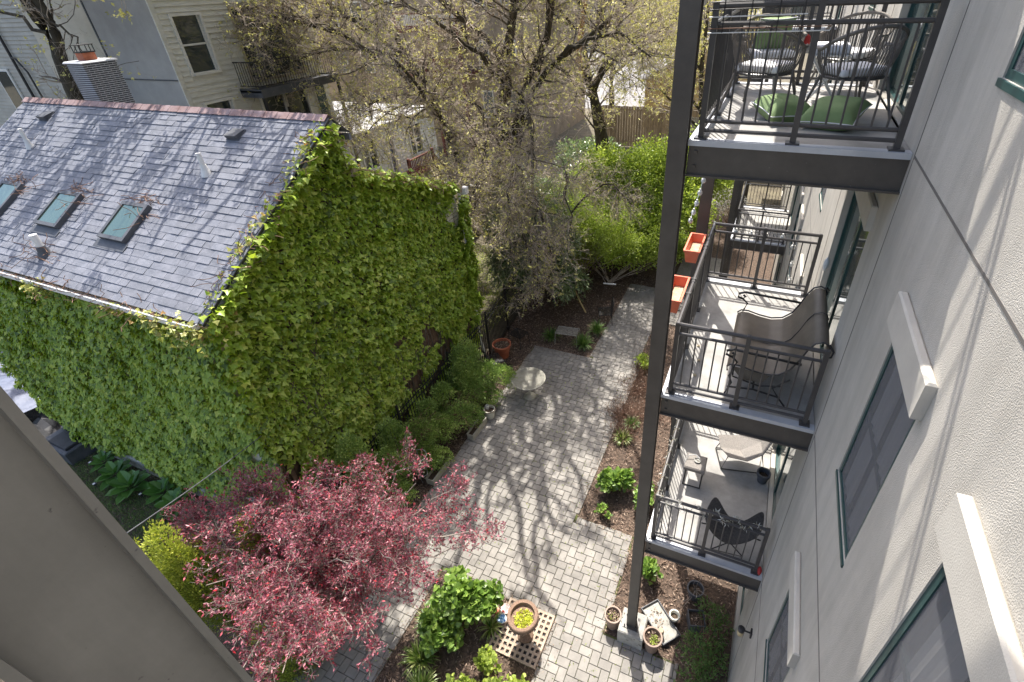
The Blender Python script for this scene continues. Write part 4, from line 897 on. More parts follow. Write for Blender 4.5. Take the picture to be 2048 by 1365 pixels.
tree('largest budding tree with many dark upright limbs in the centre background', (-12.1,20,G), [B0,
   [(-12.1,20,-6.3),(-11.75,20,-4.9),(-11.27,20,-3.45),(-10.6,20,-1.9),(-9.7,20,-.5),(-9.4,20,1.0),(-9.1,19.8,3.4)],
   [(-12.0,20,-6.6),(-11.3,20,-4.4),(-10.8,20,-3.0),(-10.1,20,-1.9),(-9.1,20,-1.1),(-8.0,20,-.5),(-6.6,19.8,.5),(-5,19.3,2)],
   [(-11.64,20,-1.4),(-12.0,20,-.9),(-12.5,20,-.3),(-13.3,20,.15),(-14.2,19.6,1.0),(-15,19,2.6)],
   [(-11.64,20,-1.4),(-11.2,20,-.05),(-11.0,20,.8),(-10.9,19.8,3.6)]], [(.36,.22),(.2,.10),(.19,.07),(.17,.08),(.2,.12)],
  [
   [(-9.7,20,-.5),(-8.9,18.3,1.6),(-8.3,16.4,3.2),(-7.9,14.8,4.0)],
   [(-11.7,20,-2.2),(-12.2,18.6,-.8),(-12.6,17.0,.2),(-13,15.4,1.2),(-13.2,13.8,2.2)],
   [(-12.1,20,-4.6),(-11.6,18.6,-3.6),(-11.1,17.2,-3.2),(-10.6,15.8,-3.6),(-10.2,14.4,-4.6),(-9.9,13.3,-6.2)],
   [(-12.1,20,-5.2),(-11.2,18.4,-4.4),(-10.2,16.8,-4.1),(-9.2,15.2,-4.4),(-8.4,13.8,-5.3),(-7.4,12.9,-6.9)],
   [(-10.9,20,-3.0),(-10.1,18.4,-2.4),(-9.2,16.8,-2.4),(-8.4,15.4,-3.2),(-7.8,14.2,-4.6),(-7.0,13.4,-6.2)],
   [(-9.1,20,-1.1),(-7.7,18.9,-.4),(-6.2,18,-.2),(-5.0,17.2,-.8)],
   [(-13.3,20,.15),(-14.2,18.2,2),(-14.6,16.4,3.8),(-13.6,14.2,5.4)],
   [(-12.1,20,-3.5),(-12.9,18.7,-2.6),(-13.7,17.1,-2.3),(-14.8,15.9,-2.6),(-15.4,15.0,-3.4)]],
  [0.12, 0.11, 0.09, 0.09, 0.09, 0.09, 0.12, 0.07], shade=SHB, sr=.125, sl=.6, n1=22, n2=9, n3=7, lpt=2, ls=(.05,.09), up=.0, rmin=.0042, group='budding trees across the top of the picture')
E_ = [(-8.2,24,G-.1),(-8.3,24,-7),(-8.6,24,-5.6),(-8.85,24,-4.3),(-9.3,24,-2.91),(-9.65,24,-2.09),(-9.2,24,-1.28),(-8.9,24,0),(-8.9,24,1.6),(-8.6,23.5,4)]
treeE = tree('forked dark tree just left of the columns with one torn orange limb', (-8.2,24,G), [E_, [(-9.15,24,-3.0),(-8.7,24,-1.9),(-7.9,24,-1.5),(-6.9,24,-1.1),(-5.9,23.8,-.9)]], [(.28,.10),(.14,.05)],
  [[(-8.9,24,0),(-8,22,1.5),(-7.2,20,2.4),(-6.6,18.2,2.6)],[(-9.3,24,-2.9),(-8.1,23,-1.8),(-6.6,22,-1.2),(-5.2,21,-1.2)],[(-8.9,24,.2),(-7,23,1.4),(-5,22.4,1.8)],
   [(-8.8,24,1.5),(-9.6,21.8,3),(-9.4,19.6,4.4),(-8.6,17.8,5.2)],[(-7.9,24,-1.5),(-6.8,22.6,-.4),(-5.4,21.4,0),(-4.2,20.4,-.2)]],
  [.11,.1,.09,.12,.07], n1=13, n2=8, n3=6, group='budding trees across the top of the picture')
o = MB().tube([(-9.5,23.97,-2.6),(-9.85,23.8,-1.8),(-9.75,23.7,-1.0),(-9.5,23.6,.2),(-9.3,23.5,1.6)], [.08,.14,.13,.12,.1], 8).build('torn_limb', 'bark_orange', treeE, smooth=True); o['label'] = 'orange brown torn limb with peeled bark'
tree('dark forked tree in front of the grey rendered wall at upper left', (-23.5,10.6,G), [[(-23.6,10.6,G),(-23.5,10.5,-4),(-23.38,10.5,-1.34),(-23.05,10.5,-.1),(-23.1,10.5,.82),(-23.3,10.5,1.9),(-23.5,10.4,4)],[(-23.1,10.5,-.3),(-22.55,10.5,.5),(-22.6,10.5,1.3),(-22.9,10.3,3)]], [(.24,.15),(.16,.1)],
  [[(-23,10.5,.6),(-24.5,10,1.4),(-26,9.5,1.7)],[(-22.6,10.5,.9),(-21.6,10.4,.6),(-21.0,10.2,.0)],[(-23.2,10.5,1.6),(-23.6,10,3),(-22,9.6,5)],[(-23.3,10.5,1.6),(-21.6,10,3.4),(-20.2,9.8,4.6)]], [.06,.04,.08,.08], n1=8, n2=5, n3=4, lpt=3, group='budding trees across the top of the picture')
tree('slim dark trunk between the two largest budding trees', (-9.7,27,G), [[(-9.6,27,G),(-9.9,27,-6),(-10.4,27,-3.2),(-10.8,27,-1),(-11.2,27,2)]], [(.2,.1)], [[(-10.3,27,-3.4),(-8.9,26,-1.6),(-7.4,25.4,-.6)],[(-10.8,27,-1),(-12.6,26,1),(-14,25.6,2)],[(-10.2,27,-4),(-12,26.4,-2.2),(-13.8,26,-1.2)]], [.09,.09,.09], n1=12, n2=8, n3=6, group='budding trees across the top of the picture')
tree('distant budding tree at the top edge over the parking area', (-13,40,G), [[(-13,40,G),(-13.2,40,-5),(-12.8,40,-2),(-12.4,40,2)]], [(.25,.12)], [[(-13,40,-4.6),(-10,39,-2.2),(-7.4,38.6,-1)],[(-13,40,-3.6),(-16,39,-1.4),(-18.5,38.6,0)],[(-12.6,40,-.4),(-10,39.6,1.4),(-8.4,39,2)],[(-12.9,40,-2),(-11,40,-1),(-9,40,.2)]], [.13,.13,.1,.1], n1=14, n2=8, n3=6, L1=(2,4), L2=(1,2), ls=(.08,.15), rmin=.006, group='budding trees across the top of the picture')
tree('bushy budding tree at the far upper right beside the column', (-4.5,30,G), [[(-4.6,30,G),(-4.8,30,-6),(-5.2,30,-3),(-5.2,30,0)]], [(.2,.08)], [[(-4.8,30,-6),(-7,29,-4),(-8.6,28.6,-3)],[(-5,30,-4),(-3.4,29,-2),(-2.6,28.4,-.6)],[(-5.2,30,-3),(-7,29.4,-1),(-8,29,.6)],[(-5,30,-5),(-6.6,29,-2.6),(-6.2,28.4,-.6)]], [.09,.08,.08,.08], n1=14, n2=8, n3=6, L1=(1.6,3.4), L2=(.8,1.8), ls=(.06,.12), rmin=.005, group='budding trees across the top of the picture')
# purple plum -------------------------------------------------------------
tips0 = [(-9.66,2.21,-6.7),(-9.47,2.9,-6.7),(-9.3,3.3,-6.8),(-8.62,3.6,-6.6),(-7.88,3.9,-6.5),(-7.23,4.2,-6.5),(-6.97,4.8,-6.7),(-6.6,5.0,-6.9),(-6.14,4.58,-6.7),(-5.47,4.73,-6.8),(-5.02,4.69,-6.9),(-4.5,4.5,-7.0),(-4.7,4.04,-7.1),(-5.04,3.65,-7.1),(-5.23,3.19,-7.1),(-5.3,2.63,-7.1),(-5.3,2.2,-7.1),(-5.65,2.13,-7.0),(-5.72,1.61,-6.9),(-6.05,1.23,-6.8),(-6.57,1.05,-6.7),(-7.39,1.36,-6.7),(-6.98,1.73,-6.5),(-8.4,1.82,-6.7),(-7.89,2.5,-6.3),(-7.32,2.9,-6.2),(-6.75,3.2,-6.1),(-6.56,3.6,-6.2),(-5.94,3.5,-6.3),(-5.56,3.8,-6.6),(-5.56,3.12,-6.6),(-6.18,1.8,-6.6),(-7.54,3.3,-6.3),(-9.0,2.4,-6.6),(-8.3,2.9,-6.4),(-6.2,4.1,-6.5),(-5.9,2.9,-6.5),(-6.9,1.5,-6.6),(-6.2,1.5,-6.7),(-7.2,1.7,-6.5),(-6.4,1.15,-6.8),(-5.8,1.9,-6.8),(-6.8,2.2,-6.3),(-9.2,2.5,-6.55),(-8.8,2.0,-6.5),(-9.0,3.0,-6.6),(-8.5,2.6,-6.3),(-8.1,2.1,-6.3),(-8.4,3.3,-6.5),(-9.5,2.4,-6.7),(-7.9,1.6,-6.4)]
tips = [tuple(np.array((-1.02,0,1.21))+(np.array(q)-np.array((-1.02,0,1.21)))*.91) for q in tips0]
hub = (-7.15,3.02,-8.1)
lm = []
for (x, y, z) in tips:
    a = np.array(hub)+rng.normal(0,.05,3); c = np.array((x,y,z)); m_ = a+(c-a)*.5+np.array([0,0,.25])+rng.normal(0,.12,3); lm.append([tuple(a), tuple(a+(m_-a)*.5+[0,0,.1]), tuple(m_), tuple(m_+(c-m_)*.5+[0,0,.06]), tuple(c)])
tree('purple leaf plum tree spreading low over the patio at bottom centre', (-7.15,3.0,G), [[(-7.2,2.98,G),(-7.18,3.0,-8.6),hub],[hub,(-6.95,3.1,-7.7),(-6.8,3.2,-7.3)]], [(.085,.07),(.05,.035)], lm, [.024]*len(lm),
  mtwig='bark_plum', leafm='plum', n1=8, n2=7, n3=5, L1=(.35,.95), L2=(.2,.45), L3=(.1,.24), lpt=4, ls=(.035,.07), up=.08, bark='bark_plum', rmin=.0022, lsp=.014, lkind='lance')
# ================================================================== shrubs
def blob(cs, n, shell=.5, seed=0, flat=1.0):          # cs: (x,y,z,rx,ry,rz)
    cs = np.array(cs, float); A = (cs[:,3]*cs[:,4])+(cs[:,3]*cs[:,5]); k = rng.choice(len(cs), n, p=A/A.sum()); c = cs[k]
    d = rdir(n); d[:,2] = np.abs(d[:,2])*np.where(rng.random(n) < .78, 1, -1)
    r = (1-shell*rng.random(n)**1.4)*(1+.17*fbm(d[:,0]*3+c[:,0], d[:,1]*3+d[:,2]*2+c[:,1], 1.6, seed))
    return c[:,:3]+d*c[:,3:6]*r[:,None], norm(d/c[:,3:6])
def shrub(name, lab, base, cs, n, m, size, kind='oval', group=None, stems=12, mst='rust_twig', lob=8, droop=0, upw=.4, cat='shrub', shell=.5, bias=None, stemr=.012):
    t = thing(name, lab, cat, base, group)
    if lob:                                            # break every mass into uneven lobes
        c2 = []
        for c in cs:
            for _ in range(lob):
                d = rdir(1)[0]; d[2] = abs(d[2])*.95-.15; q = rng.uniform(.34,.56); w = rng.uniform(.5,.82)
                c2.append((c[0]+d[0]*c[3]*w, c[1]+d[1]*c[4]*w, c[2]+d[2]*c[5]*w, c[3]*q, c[4]*q, c[5]*q))
        cs = c2
    P, N = blob(cs, n, shell, len(cs)); k = P[:,2] > base[2]+.02; P, N = P[k], N[k]; n = len(P)
    D = norm(rdir(n)*.8+N*.7+np.array([0,0,upw-droop])); Nn = norm(N*.8+rdir(n)*.5+[0,0,.7])
    rn = rng.beta(2, 2, n)
    leaves('foliage', m, P, D, Nn, rng.uniform(size[0], size[1], n), kind, t, rnd=rn)
    if stems:
        c = np.array(cs, float); k = rng.integers(0, len(c), stems); tip = c[k,:3]+rdir(stems)*c[k,3:6]*.85
        tip[:,2] = np.maximum(tip[:,2], base[2]+.1); b0 = np.array(base)+rng.normal(0,.06,(stems,3))*[1,1,0]
        f = np.linspace(0,1,6)[None,:,None]; SP = b0[:,None]*(1-f)+tip[:,None]*f; SP[:,1:-1] += rng.normal(0,.03,(stems,4,3)); SP[:,:,2] += np.sin(f[:,:,0]*np.pi)*.1
        tubes('stems', mst, SP, np.linspace(stemr,.004,6)[None]*np.ones((stems,1)), 4, t, stuff=False)
    return t
shrub('lime_shrub', 'tall bright lime green shrub filling the space left of the nearest column', (-6.5,21,G), [(-7.4,21.2,-6.9,1.9,1.7,2.1),(-5.2,21.8,-6.7,2.0,1.8,2.2),(-6.3,19.4,-7.9,2.0,1.2,1.5),(-4.2,20.4,-7.6,1.5,1.4,1.8),(-8.4,19.8,-7.9,1.2,1.1,1.5),(-3.6,23,-6.4,1.5,1.5,2.2),(-7.6,18.8,-7.9,1.3,.9,1.3),(-5.6,18.9,-8.3,1.3,.8,1.0)], 98000, 'lime', (.07,.15), stems=90, mst='bark_twig', shell=.75, stemr=.03, lob=26)
shrub('pale_shrub', 'thin pale green shrub with bare shoots left of the lime shrub', (-7.6,17.3,G), [(-7.6,17.3,-7.4,1.3,1.1,1.7),(-8.6,18.4,-6.6,1.2,1.0,1.5),(-6.6,17.6,-8.0,1.1,.8,1.2),(-6.9,16.4,-7.3,1.3,1.0,1.5),(-5.9,16.6,-7.2,1.1,.9,1.2),(-8.0,15.2,-6.2,1.2,.9,1.1)], 24000, 'lime', (.05,.10), stems=90, mst='bark_twig', shell=.8)
shrub('laurel_bush', 'dark glossy drooping evergreen bush behind the terracotta pot', (-9,14.8,G), [(-9.4,14.7,-7.7,1.35,1.1,1.6),(-8.1,15.2,-7.5,1.3,1.2,1.8),(-9.9,16.4,-6.9,1.3,1.2,2.2),(-8.6,16.4,-6.4,1.2,1.1,1.7),(-7.2,14.6,-8.1,.9,.9,1.1),(-8.8,14.2,-6.3,1.1,.9,1.4),(-7.6,14.6,-6.6,1.1,.9,1.4)], 30000, 'laurel', (.10,.20), 'long', droop=1.1, stems=30, mst='bark_mid', shell=.6)
shrub('bright_sapling', 'bright green young foliage at the left edge above the roof', (-24,9.6,G), [(-24.2,9.6,-2.4,1.1,.7,.8),(-25.5,9.4,-2.9,1.2,.8,1.0),(-21.6,9.9,-2.2,.8,.5,.4),(-22.6,9.8,-2.3,.8,.5,.5)], 5000, 'lime', (.07,.13), stems=24, mst='bark_mid', shell=.8, cat='tree')
shrub('white_shrub', 'small white blossomed shrub behind the second column', (-1.4,24.5,G), [(-1.6,24.5,-8.3,.9,.9,1.1),(-2.2,26.5,-7.7,1.0,1.0,1.4)], 3500, 'white_leaf' if 'white_leaf' in M else 'chartreuse', (.06,.10)) if False else None
M['blossom'] = leafmat('blossom', [(.12,.14,.1),(.5,.5,.46),(.7,.7,.66)], .6, .3)
shrub('white_shrub', 'small pale blossoming shrub behind the second column', (-2.2,24.5,G), [(-2.4,24.5,-8.2,1.0,.9,1.1),(-2.7,27,-7.3,1.1,1.0,1.6)], 4500, 'blossom', (.06,.10), stems=20)
shrub('yellow_green_shrub', 'yellow green shrub at the foot of the far balcony', (-.9,15.4,G), [(-.85,15.2,-8.8,.6,.9,.55),(-.8,13.6,-8.95,.5,.6,.4)], 2600, 'chartreuse', (.05,.10), stems=10)
# conifers by the fence
def spray(name, lab, base, cs, n, m, size, cat='shrub', group=None, swirl=True):
    t = thing(name, lab, cat, base, group); P, N = blob(cs, n, .45, len(cs)); k = P[:,2] > base[2]; P, N = P[k], N[k]; n = len(P)
    f = fbm(P[:,0]*6, P[:,1]*6+P[:,2]*5, 1.5, 31); P += N*(f*.035)[:,None]
    tw = np.cross(N, np.array([0,0,1.]))*np.sin(f*3)[:,None]
    D = norm(N*.75+tw*.7+rdir(n)*.6+[0,0,.35]); leaves('foliage', m, P, D, norm(rdir(n)+N), rng.uniform(*size, n), 'oval', t, rnd=np.clip(.5+.16*f+rng.normal(0,.13,n), 0, 1))
    MB().tube([base, (cs[0][0], cs[0][1], cs[0][2])], [.05,.02], 7).build('stem', 'bark_mid', t)
    return t
JG = 'twisted junipers along the iron fence'
J = [('pale bluish juniper clump nearest the terracotta pot', [(-8.05,9.3,-7.75,.42,.45,.5),(-7.95,9.0,-8.4,.5,.5,.7)]),
     ('tall knobbly juniper leaning over the patio beside the mesh table', [(-7.55,9.5,-8.3,.4,.42,.4),(-7.2,9.8,-8.5,.32,.34,.32),(-7.7,8.9,-8.6,.45,.4,.5),(-6.95,9.95,-8.72,.24,.24,.22),(-7.3,9.2,-8.85,.35,.35,.35)]),
     ('small dark juniper ball against the iron fence', [(-8.1,8.1,-8.05,.3,.3,.35),(-8.15,8.0,-8.7,.25,.25,.4)]),
     ('broad yellow tipped juniper above the square planter', [(-7.5,7.9,-8.5,.4,.42,.35),(-7.75,7.3,-8.55,.42,.4,.42),(-7.3,8.25,-8.8,.3,.3,.3)]),
     ('green juniper with bare brown branches inside', [(-7.9,6.75,-8.3,.45,.42,.5),(-7.6,6.5,-8.75,.35,.35,.35),(-8.05,7.3,-7.95,.3,.3,.35)]),
     ('rounded dark juniper left of the tomato cage', [(-8.1,6.1,-7.75,.38,.35,.5),(-8.05,5.9,-8.5,.42,.4,.6)]),
     ('tall blue green spruce like juniper at the corner of the ivy house', [(-8.15,4.9,-7.2,.32,.32,.62),(-8.1,4.9,-8.1,.5,.45,.8)]),
     ('low juniper mound behind the plum tree', [(-7.8,5.45,-8.0,.42,.4,.5),(-7.6,5.2,-8.6,.4,.4,.5)]),
     ('little golden juniper beside the long empty planter', [(-7.42,6.75,-8.92,.26,.26,.24)])]
for i, (lab, cs) in enumerate(J):
    c = cs[-1]; spray('juniper', lab, (c[0], c[1], G), cs, int(sum(q[3]*q[5] for q in cs)*15000), 'conifer', (.03,.06), group=JG)
P_ = []
for c in ((-7.7,7.9,-8.45),(-7.95,6.9,-8.1),(-7.8,8.7,-8.6)):
    for _ in range(40):
        p = np.array(c)+rng.normal(0,.12,3); d = norm(rng.normal(0,1,3)+[.6,0,.3]); q = [p+d*j*.12+rng.normal(0,.02,3) for j in range(5)]; P_.append(q)
P_ = np.array(P_); o = tubes('bare_juniper_twigs', 'rust_twig', P_, np.full(P_.shape[:2], .006), 3); tag(o, 'bare reddish juniper twigs between the green clumps', 'twigs')
def cone(name, lab, x, y, zt, r, n, m, group, z0=G):
    t = thing(name, lab, 'shrub', (x, y, z0), group); h = zt-z0
    u = rng.random(n)**.75; a = rng.uniform(0, 2*np.pi, n); f = fbm(np.cos(a)*2.5, u*8+np.sin(a)*2, 1.5, int(abs(x*10)))
    rr = r*(np.sin(np.clip((1-u)*1.7, 0, np.pi/2)))*(1+.16*f)*rng.uniform(.72, 1.03, n)
    rr *= 1+.22*np.sin(a*5+u*23)*np.cos(a*3-u*31); P = np.c_[x+np.cos(a)*rr, y+np.sin(a)*rr, z0+.1+u*h*.98]; N = norm(np.c_[np.cos(a), np.sin(a), np.full(n, .55)])
    D = norm(N*.6+rdir(n)*.45+[0,0,.8]); leaves('foliage', m, P, D, norm(N+rdir(n)*.6), rng.uniform(.035,.075,n), 'long', t, rnd=np.clip(.28+.62*u*rng.uniform(.6,1,n)+.1*f, 0, 1))
    MB().tube([(x,y,z0),(x,y,zt-.2)], [.06,.01], 7).build('stem', 'bark_mid', t); return t
CG = 'golden cypresses under the plum tree'
def cypress(lab, x, y, zt, r, n):
    cs = [(x, y, zt-.35, r*.5, r*.5, .42)]
    for k in range(11):
        f = (k+1)/11; a = k*2.4+x; cs.append((x+math.cos(a)*r*.55*f**.5, y+math.sin(a)*r*.55*f**.5, zt-.45-1.9*f, r*(.42+.2*f), r*(.42+.2*f), .38+.25*f))
    t = thing('golden_cypress', lab, 'shrub', (x, y, G), CG); P, N = blob(cs, n, .4, 3); f = fbm(P[:,0]*7, P[:,1]*7+P[:,2]*6, 1.5, 8); P += N*(f*.03)[:,None]
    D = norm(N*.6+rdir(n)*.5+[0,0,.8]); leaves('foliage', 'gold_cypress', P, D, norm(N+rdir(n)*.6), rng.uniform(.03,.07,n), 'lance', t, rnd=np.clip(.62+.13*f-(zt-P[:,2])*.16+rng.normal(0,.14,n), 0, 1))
    MB().tube([(x,y,G),(x,y,zt-.2)], [.07,.012], 7).build('stem', 'bark_mid', t); return t
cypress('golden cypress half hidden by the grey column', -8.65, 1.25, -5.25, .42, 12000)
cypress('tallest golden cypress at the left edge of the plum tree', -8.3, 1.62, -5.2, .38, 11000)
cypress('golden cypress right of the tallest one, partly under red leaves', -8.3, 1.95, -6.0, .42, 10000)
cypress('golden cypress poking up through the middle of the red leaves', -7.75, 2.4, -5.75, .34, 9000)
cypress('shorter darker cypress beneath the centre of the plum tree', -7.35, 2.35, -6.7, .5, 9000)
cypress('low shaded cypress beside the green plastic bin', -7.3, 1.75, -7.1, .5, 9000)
# broad leaf bushes
HG = 'leafy green bushes in the mulch'
shrub('hydrangea', 'large fresh green bush beside the red and blue dishes', (-4.95,3.6,G), [(-4.95,3.7,-8.8,.58,.55,.5),(-5.1,3.2,-8.9,.42,.4,.35),(-4.6,3.95,-8.75,.36,.32,.38),(-5.2,3.9,-8.85,.35,.35,.35)], 3600, 'hydrangea', (.07,.15), 'wide', HG, 26, droop=.2)
shrub('hydrangea', 'bright bush at the bottom edge below the tan grate', (-3.75,2.85,G), [(-3.6,2.75,-9.0,.5,.4,.28),(-4.2,2.3,-8.95,.45,.45,.34),(-3.2,2.6,-9.0,.3,.3,.25),(-4.05,3.15,-9.05,.25,.2,.2)], 2600, 'lime', (.06,.10), 'wide', HG, 24, droop=.1)
shrub('hydrangea', 'round green bush in the mulch left of the column', (-3.05,7.75,G), [(-3.05,7.7,-8.95,.38,.38,.33)], 1100, 'hydrangea', (.07,.13), 'wide', HG, 14, droop=.2)
shrub('hydrangea', 'narrow green bush touching the column beside the lowest balcony', (-2.35,7.75,G), [(-2.3,7.6,-9.0,.25,.35,.26)], 700, 'hydrangea', (.06,.11), 'wide', HG, 12, droop=.1)
shrub('seedling_shrub', 'small sparse seedling below the round green bush', (-3.05,6.85,G), [(-3.05,6.9,-9.12,.2,.18,.12)], 110, 'hydrangea', (.05,.09), 'wide', None, 6)
shrub('seedling_shrub', 'leafy upright perennial beside the nearest column base', (-1.72,5.8,G), [(-1.72,5.85,-9.02,.16,.24,.22)], 190, 'hydrangea', (.07,.13), 'wide', None, 8)
shrub('feathery_shrub', 'feathery olive green shrub against the stucco wall at the bottom', (-.5,4.6,G), [(-.5,4.7,-8.95,.42,.6,.35),(-.4,5.3,-9.0,.3,.35,.3),(-.6,4.1,-9.0,.3,.3,.3)], 1700, 'grass', (.05,.10), 'long', None, 30, droop=.1)
shrub('yellow_green_shrub', 'small yellow green plant by the path under the middle balcony', (-3.5,12.4,G), [(-3.5,12.5,-9.05,.3,.35,.2)], 500, 'lime', (.05,.09), 'oval', None, 6)
# spirea: reddish bare twigs
P_ = []
for c, r, k in (((-3.55,10.2),.45,420),((-3.4,11.4),.5,380),((-3.3,9.5),.35,220),((-3.45,12.2),.3,120),((-2.9,10.4),.5,260)):
    for _ in range(k):
        b0 = np.array([c[0],c[1],G])+rng.normal(0,r*.45,3)*[1,1,0]; d = norm(rng.normal(0,.7,3)+[0,0,.8]); q = [b0]
        for j in range(4): d = norm(d+rng.normal(0,.3,3)); q.append(q[-1]+d*rng.uniform(.06,.15))
        P_.append(q)
P_ = np.array(P_); t = thing('spirea', 'tangle of bare reddish twigs spilling over the patio edge near the columns', 'shrub', (-3.4,10.6,G))
tubes('twigs', 'rust_twig', P_, np.full(P_.shape[:2], .0035), 3, t)
n = 1500; k = rng.integers(0, len(P_), n); leaves('foliage', 'dry', P_[k, rng.integers(2,5,n)]+rng.normal(0,.02,(n,3)), rdir(n), rdir(n), rng.uniform(.02,.05,n), 'oval', t)
def tuft(name, lab, x, y, r, n, m, L, group=None, z=G, cat='grass clump', wide=1.0):
    t = thing(name, lab, cat, (x, y, z), group); a = rng.uniform(0, 2*np.pi, n); tilt = rng.uniform(.05, 1.0, n)
    D0 = np.c_[np.cos(a)*tilt, np.sin(a)*tilt, np.full(n, 1.)]; D0 = norm(D0); P0 = np.c_[x+np.cos(a)*r*.25*rng.random(n), y+np.sin(a)*r*.25*rng.random(n), np.full(n, z)]
    S = rng.uniform(.7, 1.15, n)*L; side = norm(np.cross(D0, [0,0,1.])); w = .011*wide
    segs = [P0]; D = D0.copy()
    for j in range(4): D = norm(D+np.array([0,0,-.30])*(.3+tilt[:,None])*j*.7); segs.append(segs[-1]+D*(S/4)[:,None])
    V = []; ws = [w,w*1.1,w,w*.7,.001]
    for j, s in enumerate(segs): V += [s-side*ws[j], s+side*ws[j]]
    V = np.stack(V, 1); F = np.array([[2*j, 2*j+1, 2*j+3, 2*j+2] for j in range(4)]); FF = (np.arange(n)[:,None,None]*10+F[None]).reshape(-1,4)
    V[:,:,2] = np.maximum(V[:,:,2], z+.005)
    link('blades', big_mesh('blades', V.reshape(-1,3), FF, np.repeat(rng.random(n), 4)), m, t, stuff=True); return t
TG = 'strappy grass clumps in the beds'
for lab, x, y, r, n, m, L in (('variegated grass clump left of the large fresh green bush', -5.45,3.35,.3,170,'liriope',.42),('variegated grass clump at the bottom edge under the plum tree', -5.3,2.75,.3,190,'liriope',.42),
     ('sparse variegated grass clump beside the tan grate', -4.35,3.75,.2,60,'liriope',.36),('variegated grass clump cut by the bottom edge of the picture', -5.0,2.35,.3,170,'liriope',.42),
     ('green grass clump at the patio corner nearest the path', -5.75,12.9,.3,200,'grass',.5),('green grass clump in front of the slatted bench', -6.95,12.95,.3,130,'grass',.45),
     ('green grass clump behind the patio corner clump', -5.55,13.8,.3,170,'grass',.45),('pale grass clump in the mulch above the round green bush', -3.3,9.3,.25,120,'liriope',.32),
     ('dark grass clump next to the bare reddish twigs', -3.2,9.9,.25,120,'grass',.3)):
    tuft('grass_clump', lab, x, y, r, n, m, L, TG)
def hosta(lab, x, y, r, n=16):
    t = thing('hosta', lab, 'plant', (x, y, G), 'hostas below the ivy wall'); a = np.arange(n)*2.4+rng.random(); k = np.linspace(.35, 1, n)
    P = np.c_[x+np.cos(a)*r*.25*k, y+np.sin(a)*r*.25*k, G+.12+.18*(1-k)]; D = norm(np.c_[np.cos(a)*k, np.sin(a)*k, .75*(1-k)+.12]); N = norm(np.c_[-np.cos(a)*.3, -np.sin(a)*.3, np.ones(n)])
    S = r*(.75+.2*rng.random(n)); T, tr = LEAF['wide']
    for i in range(n):
        A = np.cross(D[i], N[i]); V = P[i]+S[i]*(T[:,0:1]*A*.9+T[:,1:2]*D[i]+T[:,2:3]*N[i]); b = MB(); b.v = [tuple(v) for v in V]; b.f = list(tr)
        o = b.build('leaf', 'hosta', t); at = o.data.attributes.new('rnd','FLOAT','FACE'); at.data.foreach_set('value', [float(rng.random())]*len(tr))
    return t
for lab, x, y, r in (('small hosta farthest left in the row',-16.1,3.45,.32),('second hosta from the left in the row',-15.35,3.3,.42),('largest hosta in the row, third from the left',-14.55,3.2,.48),('fourth hosta, partly shaded beside the foundation',-13.55,3.4,.42),('hosta nearest the red plum leaves',-12.9,3.25,.4)): hosta(lab, x, y, r)

tree('arching twiggy small tree with pale shoots drooping over the laurel bush', (-8.6,15.8,G), [[(-8.6,15.8,G),(-8.7,15.7,-7.5),(-8.8,15.6,-6.0)],[(-8.4,15.8,G),(-8.1,15.9,-7.6),(-7.6,15.9,-6.2)]], [(.09,.06),(.08,.05)],
  [[(-8.8,15.6,-6.0),(-9.2,15.2,-4.6),(-9.6,14.6,-4.0),(-9.9,13.8,-4.3),(-10.0,13.0,-5.4)],[(-8.8,15.6,-6.0),(-8.7,15.0,-4.3),(-8.5,14.2,-3.6),(-8.3,13.4,-4.0),(-8.2,12.7,-5.2)],
   [(-7.6,15.9,-6.2),(-7.2,15.4,-4.6),(-6.9,14.7,-3.9),(-6.6,13.9,-4.2),(-6.3,13.2,-5.3)],[(-7.6,15.9,-6.2),(-6.6,16.0,-4.9),(-5.8,15.9,-4.4),(-5.1,15.6,-4.9)],
   [(-8.7,15.7,-7),(-9.8,15.5,-5.4),(-10.7,15.0,-4.8),(-11.2,14.2,-5.4)],[(-8.2,15.8,-6.8),(-8.0,14.8,-5.2),(-7.6,13.8,-5.0),(-7.3,12.9,-5.9),(-7.1,12.4,-7.0)]],
  [.05,.05,.05,.045,.04,.04], n1=20, n2=8, n3=5, rmin=.004, L1=(.8,1.8), L2=(.4,1.0), L3=(.15,.45), lpt=1, ls=(.04,.08), up=-.05, name='small_tree')

shrub('undergrowth', 'dark tangled undergrowth of ivy and saplings behind the big tree trunks', (-9.5,25,G), [(-11.5,23.5,-8.6,1.8,1.2,1.5),(-9.5,25,-8.3,1.6,1.5,1.9),(-7.6,26.5,-8.0,1.6,1.3,1.9),(-13.5,24.5,-8.7,1.6,1.3,1.3),(-11,28,-8.2,2.2,1.5,2.0),(-5.6,27.5,-7.6,1.8,1.4,2.2)], 17000, 'laurel', (.10,.19), 'oval', stems=90, mst='bark_twig', shell=.8, stemr=.03)
shrub('undergrowth', 'brown leafless thicket along the grey fence left of the tree trunks', (-15.5,20.2,G), [(-16,20.3,-8.3,1.4,.8,1.3),(-13.3,19.2,-8.6,1.0,.7,1.0),(-17.5,21.5,-8.2,1.5,1.0,1.5),(-18.5,24,-8.0,1.6,1.3,1.7)], 3500, 'bud', (.06,.11), 'oval', stems=160, mst='bark_twig', shell=.9, stemr=.02)

shrub('lime_shrub', 'lower bright green shrub in front of the tall one, leaning over the far path end', (-6.2,17.4,G), [(-6.6,17.3,-8.2,1.2,.8,1.0),(-5.2,17.8,-8.1,1.1,.7,1.1),(-7.6,16.9,-7.6,1.0,.8,1.2),(-4.2,18.4,-8.0,.9,.6,1.1)], 18000, 'lime', (.07,.13), stems=22, mst='bark_twig', shell=.8, lob=14)
